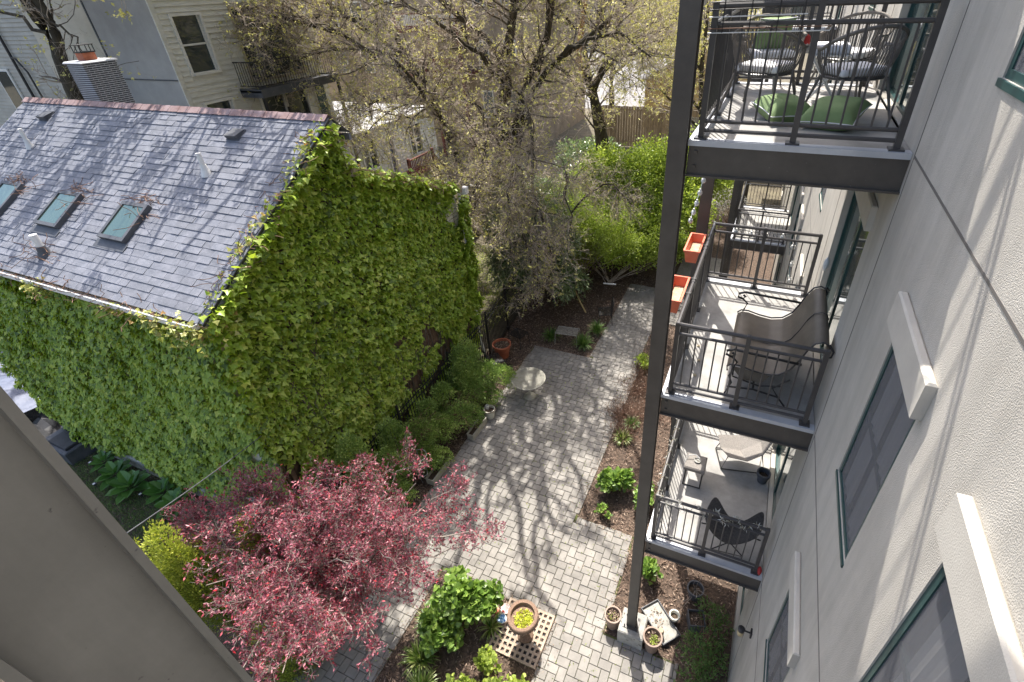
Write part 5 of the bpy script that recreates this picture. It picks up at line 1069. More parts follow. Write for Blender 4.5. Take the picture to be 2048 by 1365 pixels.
# ================================================================== patio objects
def pot(name, lab, x, y, h, r, m, rim=.02, soil='potting', z0=G, rb=None, grp=None, sq=False):
    t = thing(name, lab, 'plant pot', (x, y, z0), grp); rb = rb or r*.68
    MB().lathe([(rb,0),(r-.012,h-.06),(r+rim*.4,h-.06),(r+rim*.4,h),(r-.02,h),(r-.03,h-.06),(rb,.05)], 26, (x,y,z0)).build('shell', m, t, smooth=False)
    b = MB(); n = 22; c = (x, y, z0+h-.07)
    for i in range(n):
        a0, a1 = 2*math.pi*i/n, 2*math.pi*(i+1)/n; R = r-.022
        b.v += [c, (x+math.cos(a0)*R, y+math.sin(a0)*R, z0+h-.085), (x+math.cos(a1)*R, y+math.sin(a1)*R, z0+h-.085)]; k = len(b.v); b.f.append((k-3,k-2,k-1))
    if soil: b.build('soil', soil, t)
    return t
def litter(x, y, z, r, n, m='dry', size=(.02,.05), parent=None, kind='oval'):
    a = rng.uniform(0, 2*np.pi, n); q = r*np.sqrt(rng.random(n)); P = np.c_[x+np.cos(a)*q, y+np.sin(a)*q, z+rng.uniform(0,.02,n)]
    return leaves('litter' if m == 'dry' else 'plant', m, P, rdir(n)*[1,1,.6]+[0,0,.2], rdir(n)+[0,0,1], rng.uniform(*size, n), kind, parent)
t = pot('plant_pot', 'brown plastic pot of dry stems left of the concrete footing', -2.17, 4.69, .40, .155, 'pot_brown'); litter(-2.17,4.69,G+.34,.12,160,parent=t); litter(-2.17,4.69,G+.35,.08,16,'lime',(.03,.05),t)
t = pot('plant_pot', 'larger brown pot with lime seedlings right of the concrete footing', -1.38, 4.58, .42, .17, 'pot_brown'); litter(-1.38,4.58,G+.35,.14,150,parent=t); litter(-1.34,4.55,G+.37,.09,90,'lime',(.02,.04),t)
tag(MB().lathe([(.055,0),(.06,.2),(.045,.24),(.04,.24)], 16, (-1.27,4.83,G)).build('clay_jar', 'dirty_board'), 'pale clay jar standing behind the larger brown pot', 'jar')
# shallow concrete tray
t = thing('garden_tray', 'shallow worn grey tray lying in the mulch beside the footing', 'tray', (-1.32,5.06,G))
mt = Matrix.Translation((-1.32,5.06,G)) @ Matrix.Rotation(math.radians(-42), 4, 'Z')
MB().box(-.36,.36,-.19,.19,.02,.04,mt).build('base', 'concrete', t)
MB().box(-.37,.37,-.20,-.185,.02,.085,mt).box(-.37,.37,.185,.20,.02,.085,mt).box(-.37,-.355,-.185,.185,.02,.085,mt).box(.355,.37,-.185,.185,.02,.085,mt).build('rim', 'pot_dark', t)
litter(-1.4,5.1,G+.04,.16,60,parent=t)
t = pot('plant_pot', 'small empty cream pot in the mulch right of the tray', -1.09, 5.22, .20, .10, 'siding_white', .012)
t = pot('plant_pot', 'dark grey pot holding a bare branching shrub', -.80, 5.82, .30, .16, 'pot_dark')
P_ = []
for _ in range(9):
    d = norm(rng.normal(0,.6,3)+[0,0,1.]); q = [np.array([-.8,5.82,G+.22])]
    for j in range(4): d = norm(d+rng.normal(0,.28,3)); q.append(q[-1]+d*.11)
    P_.append(q)
P_ = np.array(P_); tubes('stems', 'bark_plum', P_, np.linspace(.011,.004,5)[None]*np.ones((len(P_),1)), 5, t, stuff=False)
t = thing('square_planter', 'square grey planter box with dead stems in the mulch', 'planter', (-.69,5.29,G))
mt = Matrix.Translation((-.69,5.29,G)) @ Matrix.Rotation(math.radians(18), 4, 'Z')
MB().box(-.15,.15,-.15,-.135,0,.26,mt).box(-.15,.15,.135,.15,0,.26,mt).box(-.15,-.135,-.135,.135,0,.26,mt).box(.135,.15,-.135,.135,0,.26,mt).build('box', 'pot_dark', t)
MB().box(-.134,.134,-.134,.134,.0,.2,mt).build('soil', 'potting', t); litter(-.69,5.29,G+.2,.1,60,parent=t)
# urn planter with chartreuse plant on the grate
t = thing('urn_planter', 'brown pebbled pedestal urn filled with chartreuse creeping plant', 'planter', (-3.66,3.87,G))
MB().lathe([(.15,0),(.15,.06),(.085,.12),(.075,.42),(.12,.50),(.235,.58),(.285,.64),(.29,.76),(.275,.775),(.225,.775),(.215,.70)], 32, (-3.66,3.87,G+.03)).build('urn', 'aggregate', t, smooth=False)
MB().lathe([(.0,.70),(.216,.695)], 20, (-3.66,3.87,G+.03)).build('soil', 'potting', t)
litter(-3.63,3.84,G+.735,.17,520,'chartreuse',(.025,.05),t); litter(-3.66,3.87,G+.735,.2,60,parent=t)
k = np.arange(40); a = k*2*np.pi/40
b = MB()
for i in range(40):
    x, y = -3.66+math.cos(a[i])*.288, 3.87+math.sin(a[i])*.288; b.box(x-.012,x+.012,y-.012,y+.012,G+.69,G+.72)
b.build('beaded_band', 'aggregate', t)
# square holed grate
t = thing('tree_grate', 'tan square holed grate lying under the urn', 'grate', (-3.75,3.9,G))
x0, y0, n, c = -4.25, 3.42, 9, .105; b = MB(); W1 = .045; L1_ = n*c+W1
for i in range(n+1): b.cham(x0+i*c, x0+i*c+W1, y0, y0+L1_, G-.005, G+.03, .004)
for j in range(n+1):
    for i in range(n): b.box(x0+i*c+W1, x0+(i+1)*c, y0+j*c, y0+j*c+W1, G-.005, G+.027)
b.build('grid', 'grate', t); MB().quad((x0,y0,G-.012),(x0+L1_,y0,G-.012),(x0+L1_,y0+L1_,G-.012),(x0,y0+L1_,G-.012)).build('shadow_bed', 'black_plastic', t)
def dish(lab, x, y, m, r): 
    t = thing('glazed_dish', lab, 'dish', (x,y,G)); MB().lathe([(r*.7,.0),(r,.06),(r,.08),(r*.93,.08),(r*.8,.05)], 18, (x,y,G+.07), 1, .82).build('rim', 'white_plastic', t, smooth=True)
    MB().lathe([(.0,.055),(r*.90,.066)], 18, (x,y,G+.07), 1, .82).build('glaze', m, t); MB().lathe([(.03,-.07),(.03,.01)], 8, (x,y,G+.07)).build('foot', 'pot_dark', t)
dish('red glazed dish beside the large fresh green bush', -4.21, 4.12, 'red_glaze', .115); dish('blue patterned dish just below the red one', -4.20, 3.93, 'blue_glaze', .11)
tag(MB().lathe([(.05,0),(.07,.015),(.0,.03)], 10, (-4.42,4.08,G)).build('painted_stone', 'orange_plastic'), 'small orange painted stone under the bush edge', 'stone')
# round mesh table
tx, ty = -6.41, 9.98
t = thing('mesh_table', 'round cream mesh garden table with a central pedestal', 'table', (tx,ty,G)); zt = G+.72; R_ = .50
MB().tube([(tx+math.cos(q)*R_, ty+math.sin(q)*R_, zt) for q in np.linspace(0, 2*math.pi, 41)], .016, 6, cap=False).build('rim', 'mesh_table', t, smooth=True)
b = MB(); s = .033
for i in range(-20, 21):
    for sg in (1, -1):
        o_ = i*s*1.0
        if abs(o_) >= R_: continue
        h = math.sqrt(R_*R_-o_*o_); d = Vector((math.cos(.6), math.sin(.6)*1, 0)) if sg == 1 else Vector((-math.sin(.6), math.cos(.6), 0)); e = Vector((-d.y, d.x, 0))
        p = Vector((tx,ty,zt))+e*o_; b.tube([p-d*h, p+d*h], .0105, 4, cap=False)
b.build('mesh_top', 'mesh_table', t, stuff=False)
b = MB()
for q in np.arange(0, 2*math.pi, math.pi/2)+.5: b.tube([(tx,ty,zt-.008),(tx+math.cos(q)*R_,ty+math.sin(q)*R_,zt-.008)], .014, 5)
b.build('spokes', 'mesh_table', t)
MB().lathe([(.20,0),(.18,.03),(.04,.07),(.03,.35),(.045,.4),(.03,.5),(.05,.7)], 16, (tx,ty,G)).build('pedestal', 'mesh_table', t, smooth=True)
MB().tube([(tx+math.cos(q)*.30, ty+math.sin(q)*.30, zt-.03) for q in np.linspace(0, 2*math.pi, 21)], .008, 5, cap=False).build('ring', 'mesh_table', t)
t = pot('terracotta_pot', 'large round terracotta pot of bare soil by the iron fence', -8.12, 11.48, .52, .30, 'terracotta', .05); litter(-8.12,11.48,G+.45,.22,120,parent=t)
t = pot('cream_pot', 'cream pot with brown rim and a small white cup in it', -7.14, 8.80, .32, .17, 'siding_white'); MB().lathe([(.045,0),(.055,.15),(.045,.15),(.04,.02)], 14, (-7.22,8.84,G+.24)).build('cup', 'white_plastic', t)
MB().tube([(-7.14+math.cos(q)*.176, 8.80+math.sin(q)*.176, G+.315) for q in np.linspace(0,2*math.pi,25)], .012, 6, cap=False).build('rim_band', 'brown_wood', t); litter(-7.14,8.80,G+.26,.13,60,parent=t)
def trough(lab, x, y0, y1, w=.2, h=.2, rot=0):
    t = thing('window_box', lab, 'planter', (x,(y0+y1)/2,G)); L = (y1-y0)/2; mt = Matrix.Translation((x,(y0+y1)/2,G)) @ Matrix.Rotation(rot,4,'Z'); c=.014
    MB().box(-w/2,-w/2+c,-L,L,0,h,mt).box(w/2-c,w/2,-L,L,0,h,mt).box(-w/2+c,w/2-c,-L,-L+c,0,h,mt).box(-w/2+c,w/2-c,L-c,L,0,h,mt).box(-w/2-.012,-w/2+c+.004,-L-.01,L+.01,h,h+.014,mt).box(w/2-c-.004,w/2+.012,-L-.01,L+.01,h,h+.014,mt).build('box', 'mesh_table', t)
    MB().box(-w/2+c,w/2-c,-L+c,L-c,.01,h-.06,mt).build('soil', 'potting', t); litter(x,(y0+y1)/2,G+h-.06,w*.4,40,parent=t)
trough('long pale trough planter with bare soil at the patio edge near the cream pot', -7.22, 7.82, 8.58)
trough('long dark trough planter with one pale side near the plum tree', -7.41, 6.15, 6.9, .22)
# tomato cage
t = thing('tomato_cage', 'galvanised wire tomato cage rings beside the trough planter', 'plant cage', (-7.62,6.2,G))
for z, r in ((G+.95,.20),(G+.62,.16),(G+.3,.12)):
    MB().tube([(-7.62+math.cos(q)*r, 6.2+math.sin(q)*r, z) for q in np.linspace(0,2*math.pi,33)], .006, 5, cap=False).build('ring', 'wire_white', t)
for q in (0.3,2.4,4.5): MB().tube([(-7.62+math.cos(q)*.2,6.2+math.sin(q)*.2,G+.95),(-7.62+math.cos(q)*.07,6.2+math.sin(q)*.07,G)], .005, 5).build('leg', 'wire_white', t)
# wire mesh chairs / benches in the shade
def mesh_chair(lab, x, y, rot, w=.5, name='garden_chair', m='black_metal', cat='chair', back=.45, slat=False):
    t = thing(name, lab, cat, (x,y,G)); mt = Matrix.Translation((x,y,G)) @ Matrix.Rotation(rot,4,'Z'); v = lambda a, b_, c: mt @ Vector((a,b_,c))
    MB().tube([v(-w/2,-.22,.44),v(w/2,-.22,.44),v(w/2,.22,.44),v(-w/2,.22,.44),v(-w/2,-.22,.44)], .012, 6).build('seat_frame', m, t)
    b = MB(); n = int(w/.035)
    for i in range(1, n): b.tube([v(-w/2+w*i/n,-.22,.44),v(-w/2+w*i/n,.22,.44)], .0055 if not slat else .011, 4)
    if not slat:
        for j in range(1, 12): b.tube([v(-w/2,-.22+.44*j/12,.441),v(w/2,-.22+.44*j/12,.441)], .0045, 4)
    b.build('seat', m, t)
    for sx in (-1,1):
        for sy in (-1,1): MB().tube([v(sx*w/2,sy*.22,.44),v(sx*w/2*1.05,sy*.25,0)], .011, 6).build('leg', m, t)
    if back:
        MB().tube([v(-w/2,.22,.44),v(-w/2,.28,.44+back),v(-w/4,.3,.5+back),v(0,.3,.53+back),v(w/4,.3,.5+back),v(w/2,.28,.44+back),v(w/2,.22,.44)], .012, 6).build('back_frame', m, t)
        b = MB(); n = int(w/.07)
        for i in range(1, n): b.tube([v(-w/2+w*i/n,.22,.45),v(-w/2+w*i/n,.285,.46+back)], .006, 4)
        for q in (-.12,.12): b.tube([v(q+.06*math.cos(a_),.27,.44+back*.55+.08*math.sin(a_)) for a_ in np.linspace(0,2*math.pi,13)], .006, 4, cap=False)
        b.build('backrest', m, t)
    return t
mesh_chair('black wire chair on its own below the terracotta pot', -8.0, 10.75, 2.5, back=.32)
mesh_chair('shaded black wire chair behind the terracotta pot', -7.9, 12.3, 2.9, back=.35)
mesh_chair('low slatted grey bench among the grass clumps', -6.35, 13.0, .1, .75, 'slatted_bench', 'concrete', 'bench', 0, True)
mesh_chair('ornate black iron chair with curled back beside the paver path', -5.5, 14.6, -1.2, .5)
tag(MB().tube([(-5.9,15.6,G+1.0),(-5.45,15.75,G+.95)], .03, 6).build('pale_stick', 'wire_white'), 'short pale stick lying across the mulch above the ornate chair', 'stick')
tag(MB().tube([(-6.9,15.2,G+.75),(-6.6,15.0,G+.35),(-6.35,14.9,G+.02)], .03, 7).build('bamboo_pole', 'ochre'), 'yellow bamboo pole leaning in the dark bushes', 'pole')
# green bin under plum
t = thing('garden_bin', 'dark green plastic garden bin under the plum tree', 'bin', (-7.35,3.55,G))
MB().lathe([(.20,0),(.26,.5),(.28,.52),(.28,.56),(.24,.6),(.1,.63),(.0,.63)], 20, (-7.35,3.55,G)).build('body', 'green_plastic', t)
MB().tube([(-7.6,3.45,G+.5),(-7.35,3.4,G+.75),(-7.1,3.45,G+.5)], .02, 6).build('handle', 'green_plastic', t)
# left yard things
t = thing('window_well', 'black covered window well against the ivy wall', 'window well', (-17.7,3.55,G))
MB().cham(-18.35,-17.05,3.1,3.72,G-.02,G+.42,.03).build('curb', 'pot_dark', t); MB().cham(-18.0,-17.15,3.2,3.66,G+.42,G+.5,.02).build('cover', 'black_plastic', t)
b = MB(); N = 9
for i in range(N):
    for j in range(N):
        f = lambda i, j: (-20.4+i*.26, 2.5+j*.17, G+.45+.25*math.sin(i*1.1+j*.6)+.12*math.sin(j*2.2+i)-.04*j)
        b.quad(f(i,j), f(i+1,j), f(i+1,j+1), f(i,j+1))
tag(b.build('black_tarp', 'black_plastic', smooth=True), 'crumpled black plastic sheeting piled left of the window well', 'tarp')
b = MB()
for i in range(12):
    for j in range(6):
        f = lambda i, j: (-24.5+i*.42, 3.3+j*.5, G+.9+.14*math.sin(i*.9)+.3*math.cos(j*.7)-.02*i)
        b.quad(f(i,j), f(i+1,j), f(i+1,j+1), f(i,j+1))
tag(b.build('pool_cover', 'tarp', smooth=True), 'pale blue grey plastic cover at the far left edge', 'cover')
tag(MB().cham(-24,-19.6,2.7,3.2,G,G+.55,.02).build('timber_edge', 'brown_wood'), 'brown timber edging in front of the pale cover', 'edging')
for i, (x, y, lb) in enumerate(((-16.5,3.3,'small solar spotlight left of the hostas'),(-14.1,3.15,'small solar spotlight below the largest hosta'),(-15.6,2.9,'small black solar spotlight in the bare soil'))):
    t = thing('solar_light', lb, 'garden light', (x,y,G)); MB().tube([(x,y,G),(x,y,G+.12)], .01, 5).box(x-.05,x+.05,y-.035,y+.035,G+.11,G+.15).build('body', 'black_plastic', t); MB().box(x-.035,x+.02,y-.034,y+.02,G+.151,G+.155).build('panel', 'white_plastic', t)
# service cable from the house corner to this building
c0 = np.array((-8.72,3.76,-5.53)); c1 = np.array((-1.0223,0,1.2133))+7.0*np.array((-.76,.14,-.64))
n = 16; pts = [tuple(c0+(c1-c0)*f-np.array([0,0,.03])*math.sin(f*math.pi)) for f in np.linspace(0,1.3,n)]
tag(MB().tube(pts, .008, 6).build('service_cable', 'pot_dark', smooth=True), 'thin grey cable strung from the ivy house corner towards the near column', 'cable')
pts = [tuple(np.array((-8.72,3.8,-6.5))+(np.array((-3.6,.4,-5.1))-np.array((-8.72,3.8,-6.5)))*f*.5*np.array([1,1,-.6])) for f in np.linspace(0,1,6)]
tag(MB().tube([(-8.74,3.79,-6.3),(-9.3,3.7,-6.95),(-9.9,3.6,-7.55),(-10.5,3.5,-8.05)], .008, 5).build('black_wire', 'black_metal'), 'second thin black wire sloping down the ivy below the cable', 'wire')
# ================================================================== balcony things
Z1, Z2, Z3 = 0.004, -3.046, -6.096
def orange(lab, y0, y1):
    x = -1.80; z = Z2+.78; t = thing('orange_planter', lab, 'planter', (x,(y0+y1)/2,z), 'orange planters hung outside the middle balcony rail')
    b = MB(); c = .012; w0, w1 = .075, .105
    def ring(z, w, l0, l1): return [(x-w,l0,z),(x+w,l0,z),(x+w,l1,z),(x-w,l1,z)]
    A = ring(z, w0, y0+.03, y1-.03); B = ring(z+.2, w1, y0, y1); Ci = ring(z+.2, w1-c, y0+c, y1-c); Di = ring(z+.05, w0-c, y0+.03+c, y1-.03-c); k = 0
    b.v = A+B+Ci+Di; b.f = [(3,2,1,0)]
    for s in range(3):
        for i in range(4): j = (i+1) % 4; b.f.append((s*4+i, s*4+j, s*4+4+j, s*4+4+i))
    b.f.append((12,13,14,15)); b.build('box', 'orange_plastic', t)
    MB().box(x-w1-.012,x+w1+.012,y0-.012,y0+.012,z+.18,z+.205).box(x-w1-.012,x+w1+.012,y1-.012,y1+.012,z+.18,z+.205).box(x-w1-.012,x-w1+.012,y0+.012,y1-.012,z+.18,z+.205).box(x+w1-.012,x+w1+.012,y0+.012,y1-.012,z+.18,z+.205).build('rim', 'orange_plastic', t)
    MB().box(x-w0+.015,x+w0-.015,y0+.05,y1-.05,z+.052,z+.075).build('old_soil', 'dirty_board', t)
    for y in (y0+.12, y1-.12): MB().tube([(x+.03,y,z-.01),(-1.66,y,z-.01),(-1.66,y,Z2+1.05),(-1.60,y,Z2+1.05),(-1.60,y,Z2+.98)], .006, 5).build('bracket', 'black_metal', t)
orange('orange planter on the middle balcony rail, nearer of the two', 5.28, 5.90); orange('orange planter on the middle balcony rail, farther of the two', 6.68, 7.30)
# glider bench, middle balcony
t = thing('glider_bench', 'brown sling glider loveseat with scrolled iron arms on the middle balcony', 'bench', (-.6,5.6,Z2))
prof = [(-1.02,.33),(-1.03,.39),(-.99,.43),(-.90,.435),(-.75,.40),(-.60,.385),(-.47,.42),(-.37,.52),(-.30,.68),(-.25,.84),(-.20,.93),(-.13,.965),(-.07,.94),(-.045,.88),(-.06,.82)]
b = MB(); ys = np.linspace(5.0, 6.2, 9)
pr = resample(np.array([(a, 0, c) for a, c in prof]), 36); k = len(pr); sag = lambda u: .018*math.cos((u-.5)*math.pi*4)
for off in (0, -.012):
    for yi, y in enumerate(ys):
        for x_, _, z_ in pr: b.v.append((x_+(off*.6), y, Z2+z_+off-sag((y-5.0)/1.2)*.5))
N = len(ys)*k
for s in (0, 1):
    for i in range(len(ys)-1):
        for j in range(k-1):
            q = (s*N+i*k+j, s*N+(i+1)*k+j, s*N+(i+1)*k+j+1, s*N+i*k+j+1); b.f.append(q if s == 0 else q[::-1])
b.build('sling_seat', 'sling', t, smooth=True)
for y in (4.98, 5.60, 6.22):
    MB().tube([(a, y, Z2+c+.004) for a, c in prof], .011 if y != 5.6 else .006, 6).build('side_frame', 'rail', t, smooth=True)
for y in (4.93, 6.27):
    MB().tube([(-.28,y,Z2+.66),(-.5,y,Z2+.67),(-.8,y,Z2+.68),(-.98,y,Z2+.69),(-1.06,y,Z2+.655),(-1.06,y,Z2+.60),(-1.0,y,Z2+.58),(-.97,y,Z2+.62),(-1.0,y,Z2+.64)], .016, 7).build('arm', 'black_metal', t, smooth=True)
    MB().tube([(-1.0,y,Z2+.585),(-.93,y,Z2+.52),(-.96,y,Z2+.42),(-.99,y,Z2+.30),(-.95,y,Z2+.2),(-1.0,y,Z2+.02)], .012, 6).build('front_leg', 'black_metal', t)
    MB().tube([(-.35,y,Z2+.42),(-.5,y,Z2+.25),(-.42,y,Z2+.13),(-.33,y,Z2+.02)], .012, 6).build('rear_leg', 'black_metal', t)
    MB().tube([(-.99,y,Z2+.13),(-.7,y,Z2+.17),(-.4,y,Z2+.13)], .012, 6).tube([(-.95,y,Z2+.30),(-.65,y,Z2+.24),(-.42,y,Z2+.3)], .010, 6).build('runner', 'black_metal', t)
    MB().tube([(-.07,y+(.04 if y < 5 else -.04),Z2+.96),(-.02,y,Z2+.90),(-.03,y,Z2+.83),(-.08,y,Z2+.81),(-.10,y,Z2+.85)], .012, 6).build('scroll', 'black_metal', t)
MB().tube([(-.7,4.95,Z2+.17),(-.7,6.25,Z2+.17)], .013, 6).tube([(-.95,4.95,Z2+.3),(-.95,6.25,Z2+.3)], .010, 6).build('stretcher', 'black_metal', t)
MB().poly([(-.99,5.0,Z2+.40),(-.55,5.0,Z2+.36),(-.62,4.97,Z2+.26),(-.85,4.97,Z2+.25)]).build('end_panel', 'sling', t)
# clips on the floor, hanging ornament
rr = random.Random(2)
for i in range(3):
    x, y = -1.42+rr.uniform(-.03,.03), 5.15+i*.32; tag(MB().lathe([(.018,0),(.022,.012),(.0,.02)], 8, (x,y,Z2)).build('pebble', 'dirty_board'), ('small tan pebble nearest the near rail of the middle balcony','small tan pebble in the middle of the row of three','small tan pebble farthest along the row of three')[i], 'pebble', 'pebbles on the middle balcony')
tag(MB().lathe([(.012,0),(.03,.05),(.035,.12),(.02,.17),(.0,.2)], 12, (-.10,6.55,-2.02)).build('hanging_ornament', 'white_plastic', smooth=True), 'small grey and white ornament hanging by the glider back', 'ornament')
# string lights
def strand(lab, a, b_, nb, sag=.12, r=.006, drop=.09, name='string_lights'):
    a, b_ = np.array(a, float), np.array(b_, float); t = thing(name, lab, 'string lights', tuple((a+b_)/2)); n = 25
    f = np.linspace(0,1,n); P = a+(b_-a)*f[:,None]; P[:,2] -= sag*np.sin(f*np.pi)
    MB().tube([tuple(p) for p in P], r, 4).build('cord', 'black_metal' if drop > .05 else 'wire_white', t)
    bm = MB().lathe([(.0,-.085),(.026,-.07),(.036,-.045),(.030,-.015),(.014,0),(.014,.02)], 10).mesh('bulb')
    for i in range(nb):
        q = (i+.5)/nb; p = a+(b_-a)*q; o = link('bulb', bm, 'bulb', t, smooth=False); o.location = (p[0], p[1], p[2]-sag*math.sin(q*math.pi)-.015)
strand('white globe string lights drooping from the second column to the planters', (-1.80,7.62,-.75), (-1.92,7.0,-1.75), 7, .12, .004, .02)
strand('globe lights strung along the far rail of the middle balcony', (-1.4,7.72,-2.07), (-.5,7.72,-2.07), 4, .04)
strand('globe lights hanging in the gap beside the far wall', (-.45,7.8,-2.1), (-.25,8.4,-3.6), 4, .0)
# fairy lights on the lowest balcony rails
t = thing('fairy_lights', 'tangled pale fairy lights wound along the lowest balcony rails', 'string lights', (-1.62,6,Z3+1))
P_ = []
for a, c in (((-1.62,4.75),(-1.62,7.6)),((-1.62,4.75),(-.2,4.75))):
    a, c = np.array(a), np.array(c); n = 230; f = np.linspace(0,1,n); d = (c-a)/np.linalg.norm(c-a); pnorm = np.array([-d[1], d[0]])
    ph = f*np.linalg.norm(c-a)*24; P = np.c_[a+(c-a)*f[:,None]+pnorm*(np.cos(ph)*.035)[:,None], Z3+.96+np.sin(ph)*.085]
    MB().tube([tuple(p) for p in P], .0035, 3).build('cord', 'dirty_board', t); k = rng.integers(0,n,210); P_.append(P[k])
P_ = np.concatenate(P_); n = len(P_); leaves('tips', 'blossom', P_, rdir(n), rdir(n), rng.uniform(.03,.07,n), 'long', t)
# stool with ashtray
t = thing('woven_stool', 'small square grey woven stool on the lowest balcony', 'stool', (-1.22,6.08,Z3))
MB().cham(-1.39,-1.05,5.91,6.25,Z3+.36,Z3+.44,.02).build('seat', 'weave', t)
for x in (-1.36,-1.08):
    MB().tube([(x,5.95,Z3+.36),(x-.01,5.90,Z3+.012),(x-.01,6.26,Z3+.012),(x,6.21,Z3+.36)], .010, 6).build('leg_frame', 'black_metal', t)
MB().tube([(-1.36,5.9,Z3+.012),(-1.08,5.9,Z3+.012)], .010, 6).build('stretcher', 'black_metal', t)
t = thing('ashtray', 'round glass ashtray with a bent white cord on the woven stool', 'ashtray', (-1.20,6.12,Z3+.44))
MB().lathe([(.05,0),(.06,.025),(.05,.025),(.04,.008)], 16, (-1.20,6.10,Z3+.441)).build('bowl', 'concrete', t)
MB().tube([(-1.17,6.12,Z3+.5),(-1.25,6.16,Z3+.52),(-1.35,6.12,Z3+.5),(-1.40,6.03,Z3+.40)], .007, 5).build('cord', 'wire_white', t)
# lounge sling chair
def sling_chair(name, lab, cx, cy, m, pts, legs, grp=None):
    t = thing(name, lab, 'chair', (cx,cy,Z3), grp); b = MB(); b.v = [tuple(p) for p in pts['v']]; b.f = pts['f']; me = b.build('sling', m, t)
    sol = me.modifiers.new('thickness', 'SOLIDIFY'); sol.thickness = .012; 
    if name != 'sling_lounger': sub = me.modifiers.new('soft', 'SUBSURF'); sub.levels = 2; sub.render_levels = 2; me.data.polygons.foreach_set('use_smooth', [True]*len(me.data.polygons))
    for L in legs: MB().tube(L, .011, 6).build('leg_frame', 'black_metal', t)
    return t
v = [(-.95,6.85,Z3+.42),(-.62,6.98,Z3+.40),(-.35,7.1,Z3+.62),(-.15,7.25,Z3+.92),
     (-.88,6.62,Z3+.36),(-.55,6.7,Z3+.33),(-.25,6.85,Z3+.50),(-.02-.06,6.98,Z3+.85),
     (-.72,6.42,Z3+.40),(-.42,6.45,Z3+.38),(-.20,6.55,Z3+.52),(-.08,6.68,Z3+.80)]
f = [(i*4+j, (i+1)*4+j, (i+1)*4+j+1, i*4+j+1) for i in range(2) for j in range(3)]
sling_chair('sling_lounger', 'pale woven sling lounge chair under the middle balcony beam', -.5, 6.75, 'weave', dict(v=v, f=f),
  [[(-.85,6.85,Z3+.36),(-.95,6.9,Z3+.02),(-.15,7.15,Z3+.02),(-.3,7.05,Z3+.5)],[(-.72,6.5,Z3+.36),(-.80,6.45,Z3+.02),(-.10,6.6,Z3+.02),(-.2,6.6,Z3+.45)],[(-.8,6.45,Z3+.02),(-.95,6.9,Z3+.02)]])
v = [(-.95,5.0,Z3+.48),(-.80,4.86,Z3+.36),(-.58,4.80,Z3+.30),(-.40,4.84,Z3+.32),(-.12,4.98,Z3+.46),
     (-.92,5.15,Z3+.62),(-.72,5.02,Z3+.40),(-.54,4.98,Z3+.32),(-.36,5.03,Z3+.38),(-.10,5.16,Z3+.62),
     (-.84,5.28,Z3+.86),(-.66,5.14,Z3+.60),(-.50,5.10,Z3+.50),(-.34,5.14,Z3+.56),(-.14,5.28,Z3+.84)]
f = [(i*5+j, (i+1)*5+j, (i+1)*5+j+1, i*5+j+1) for i in range(2) for j in range(4)]
sling_chair('butterfly_chair', 'dark wicker butterfly chair with winged back on the lowest balcony', -.52, 5.05, 'dark_wicker', dict(v=v, f=f),
  [[(-.92,5.1,Z3+.45),(-.30,4.9,Z3+.02),(-.75,4.85,Z3+.02),(-.14,5.12,Z3+.45)],[(-.95,4.96,Z3+.42),(-.55,5.3,Z3+.02),(-.12,4.98,Z3+.42)]])
t = pot('round_pot', 'small dark round pot against the lowest balcony door', -.12, 6.45, .22, .11, 'pot_dark', .01, z0=Z3)
b = MB().lathe([(.05,0),(.16,.08),(.19,.25),(.15,.45),(.07,.6),(.0,.62)], 12, (-1.60,7.28,Z3+.42), .8, 1.25)
tag(b.build('garden_bag', 'black_plastic', smooth=True), 'dark cloth bag slung over the far outer rail of the lowest balcony', 'bag')
tag(MB().tube([(-1.66,7.3,Z3+.98),(-1.78,7.2,Z3+.85),(-1.84,7.05,Z3+.5),(-1.78,6.9,Z3+.2),(-1.70,6.95,Z3+.5),(-1.68,7.05,Z3+.95)], .012, 6).build('bag_strap', 'black_metal'), 'black strap loop dangling outside beside the dark cloth bag', 'strap')
tag(MB().lathe([(.0,0),(.04,.02),(.05,.08),(.03,.12),(0,.13)], 12, (-.06,4.70,Z3+.06), .6, 1.2).build('red_float', 'red', smooth=True), 'small faded red object wedged at the wall end of the lowest balcony', 'toy')
# rope chairs on the upper balcony
def rope_chair(cushion):
    t = thing('rope_chair', '', 'chair', (0,0,0), 'grey rope tub chairs on the upper balcony', local=True)
    n = 44; rim, base = [], []
    for i in range(n+1):
        a = math.radians(-25 + 230*i/n); k = max(0, math.sin(a)); s = abs(math.cos(a))
        rim.append(Vector((math.cos(a)*.36, math.sin(a)*.33-.02, .60+.19*k))); base.append(Vector((math.cos(a)*.27, math.sin(a)*.26-.02, .36)))
    MB().tube([tuple(p) for p in rim], .017, 6).build('back_rim', 'rope', t, smooth=True)
    MB().tube([(math.cos(a)*.275, math.sin(a)*.27-.02, .36) for a in np.linspace(0,2*math.pi,25)], .014, 6, cap=False).box(-.22,.22,-.2,.2,.352,.366).build('seat_frame', 'rail', t)
    b = MB()
    for i in range(n+1): p, q = rim[i], base[i]; mid = (p+q)/2+Vector((p.x,p.y,0))*.05; b.tube([tuple(p), tuple(mid), tuple(q)], .0052, 4, cap=False)
    b.build('rope_back', 'rope', t, stuff=True)
    for sx in (-1, 1):
        for sy in (-1, 1): MB().tube([(sx*.21,sy*.2,.36),(sx*.30,sy*.27,0)], [.016,.011], 7).build('leg', 'rope', t)
    c = MB(); c.box(-.23,.23,-.24,.2,.372,.45); o = c.build('seat_cushion', 'cushion_white', t); bv = o.modifiers.new('soft', 'BEVEL'); bv.width = .03; bv.segments = 3
    return t
rc = rope_chair(1); index_kids()
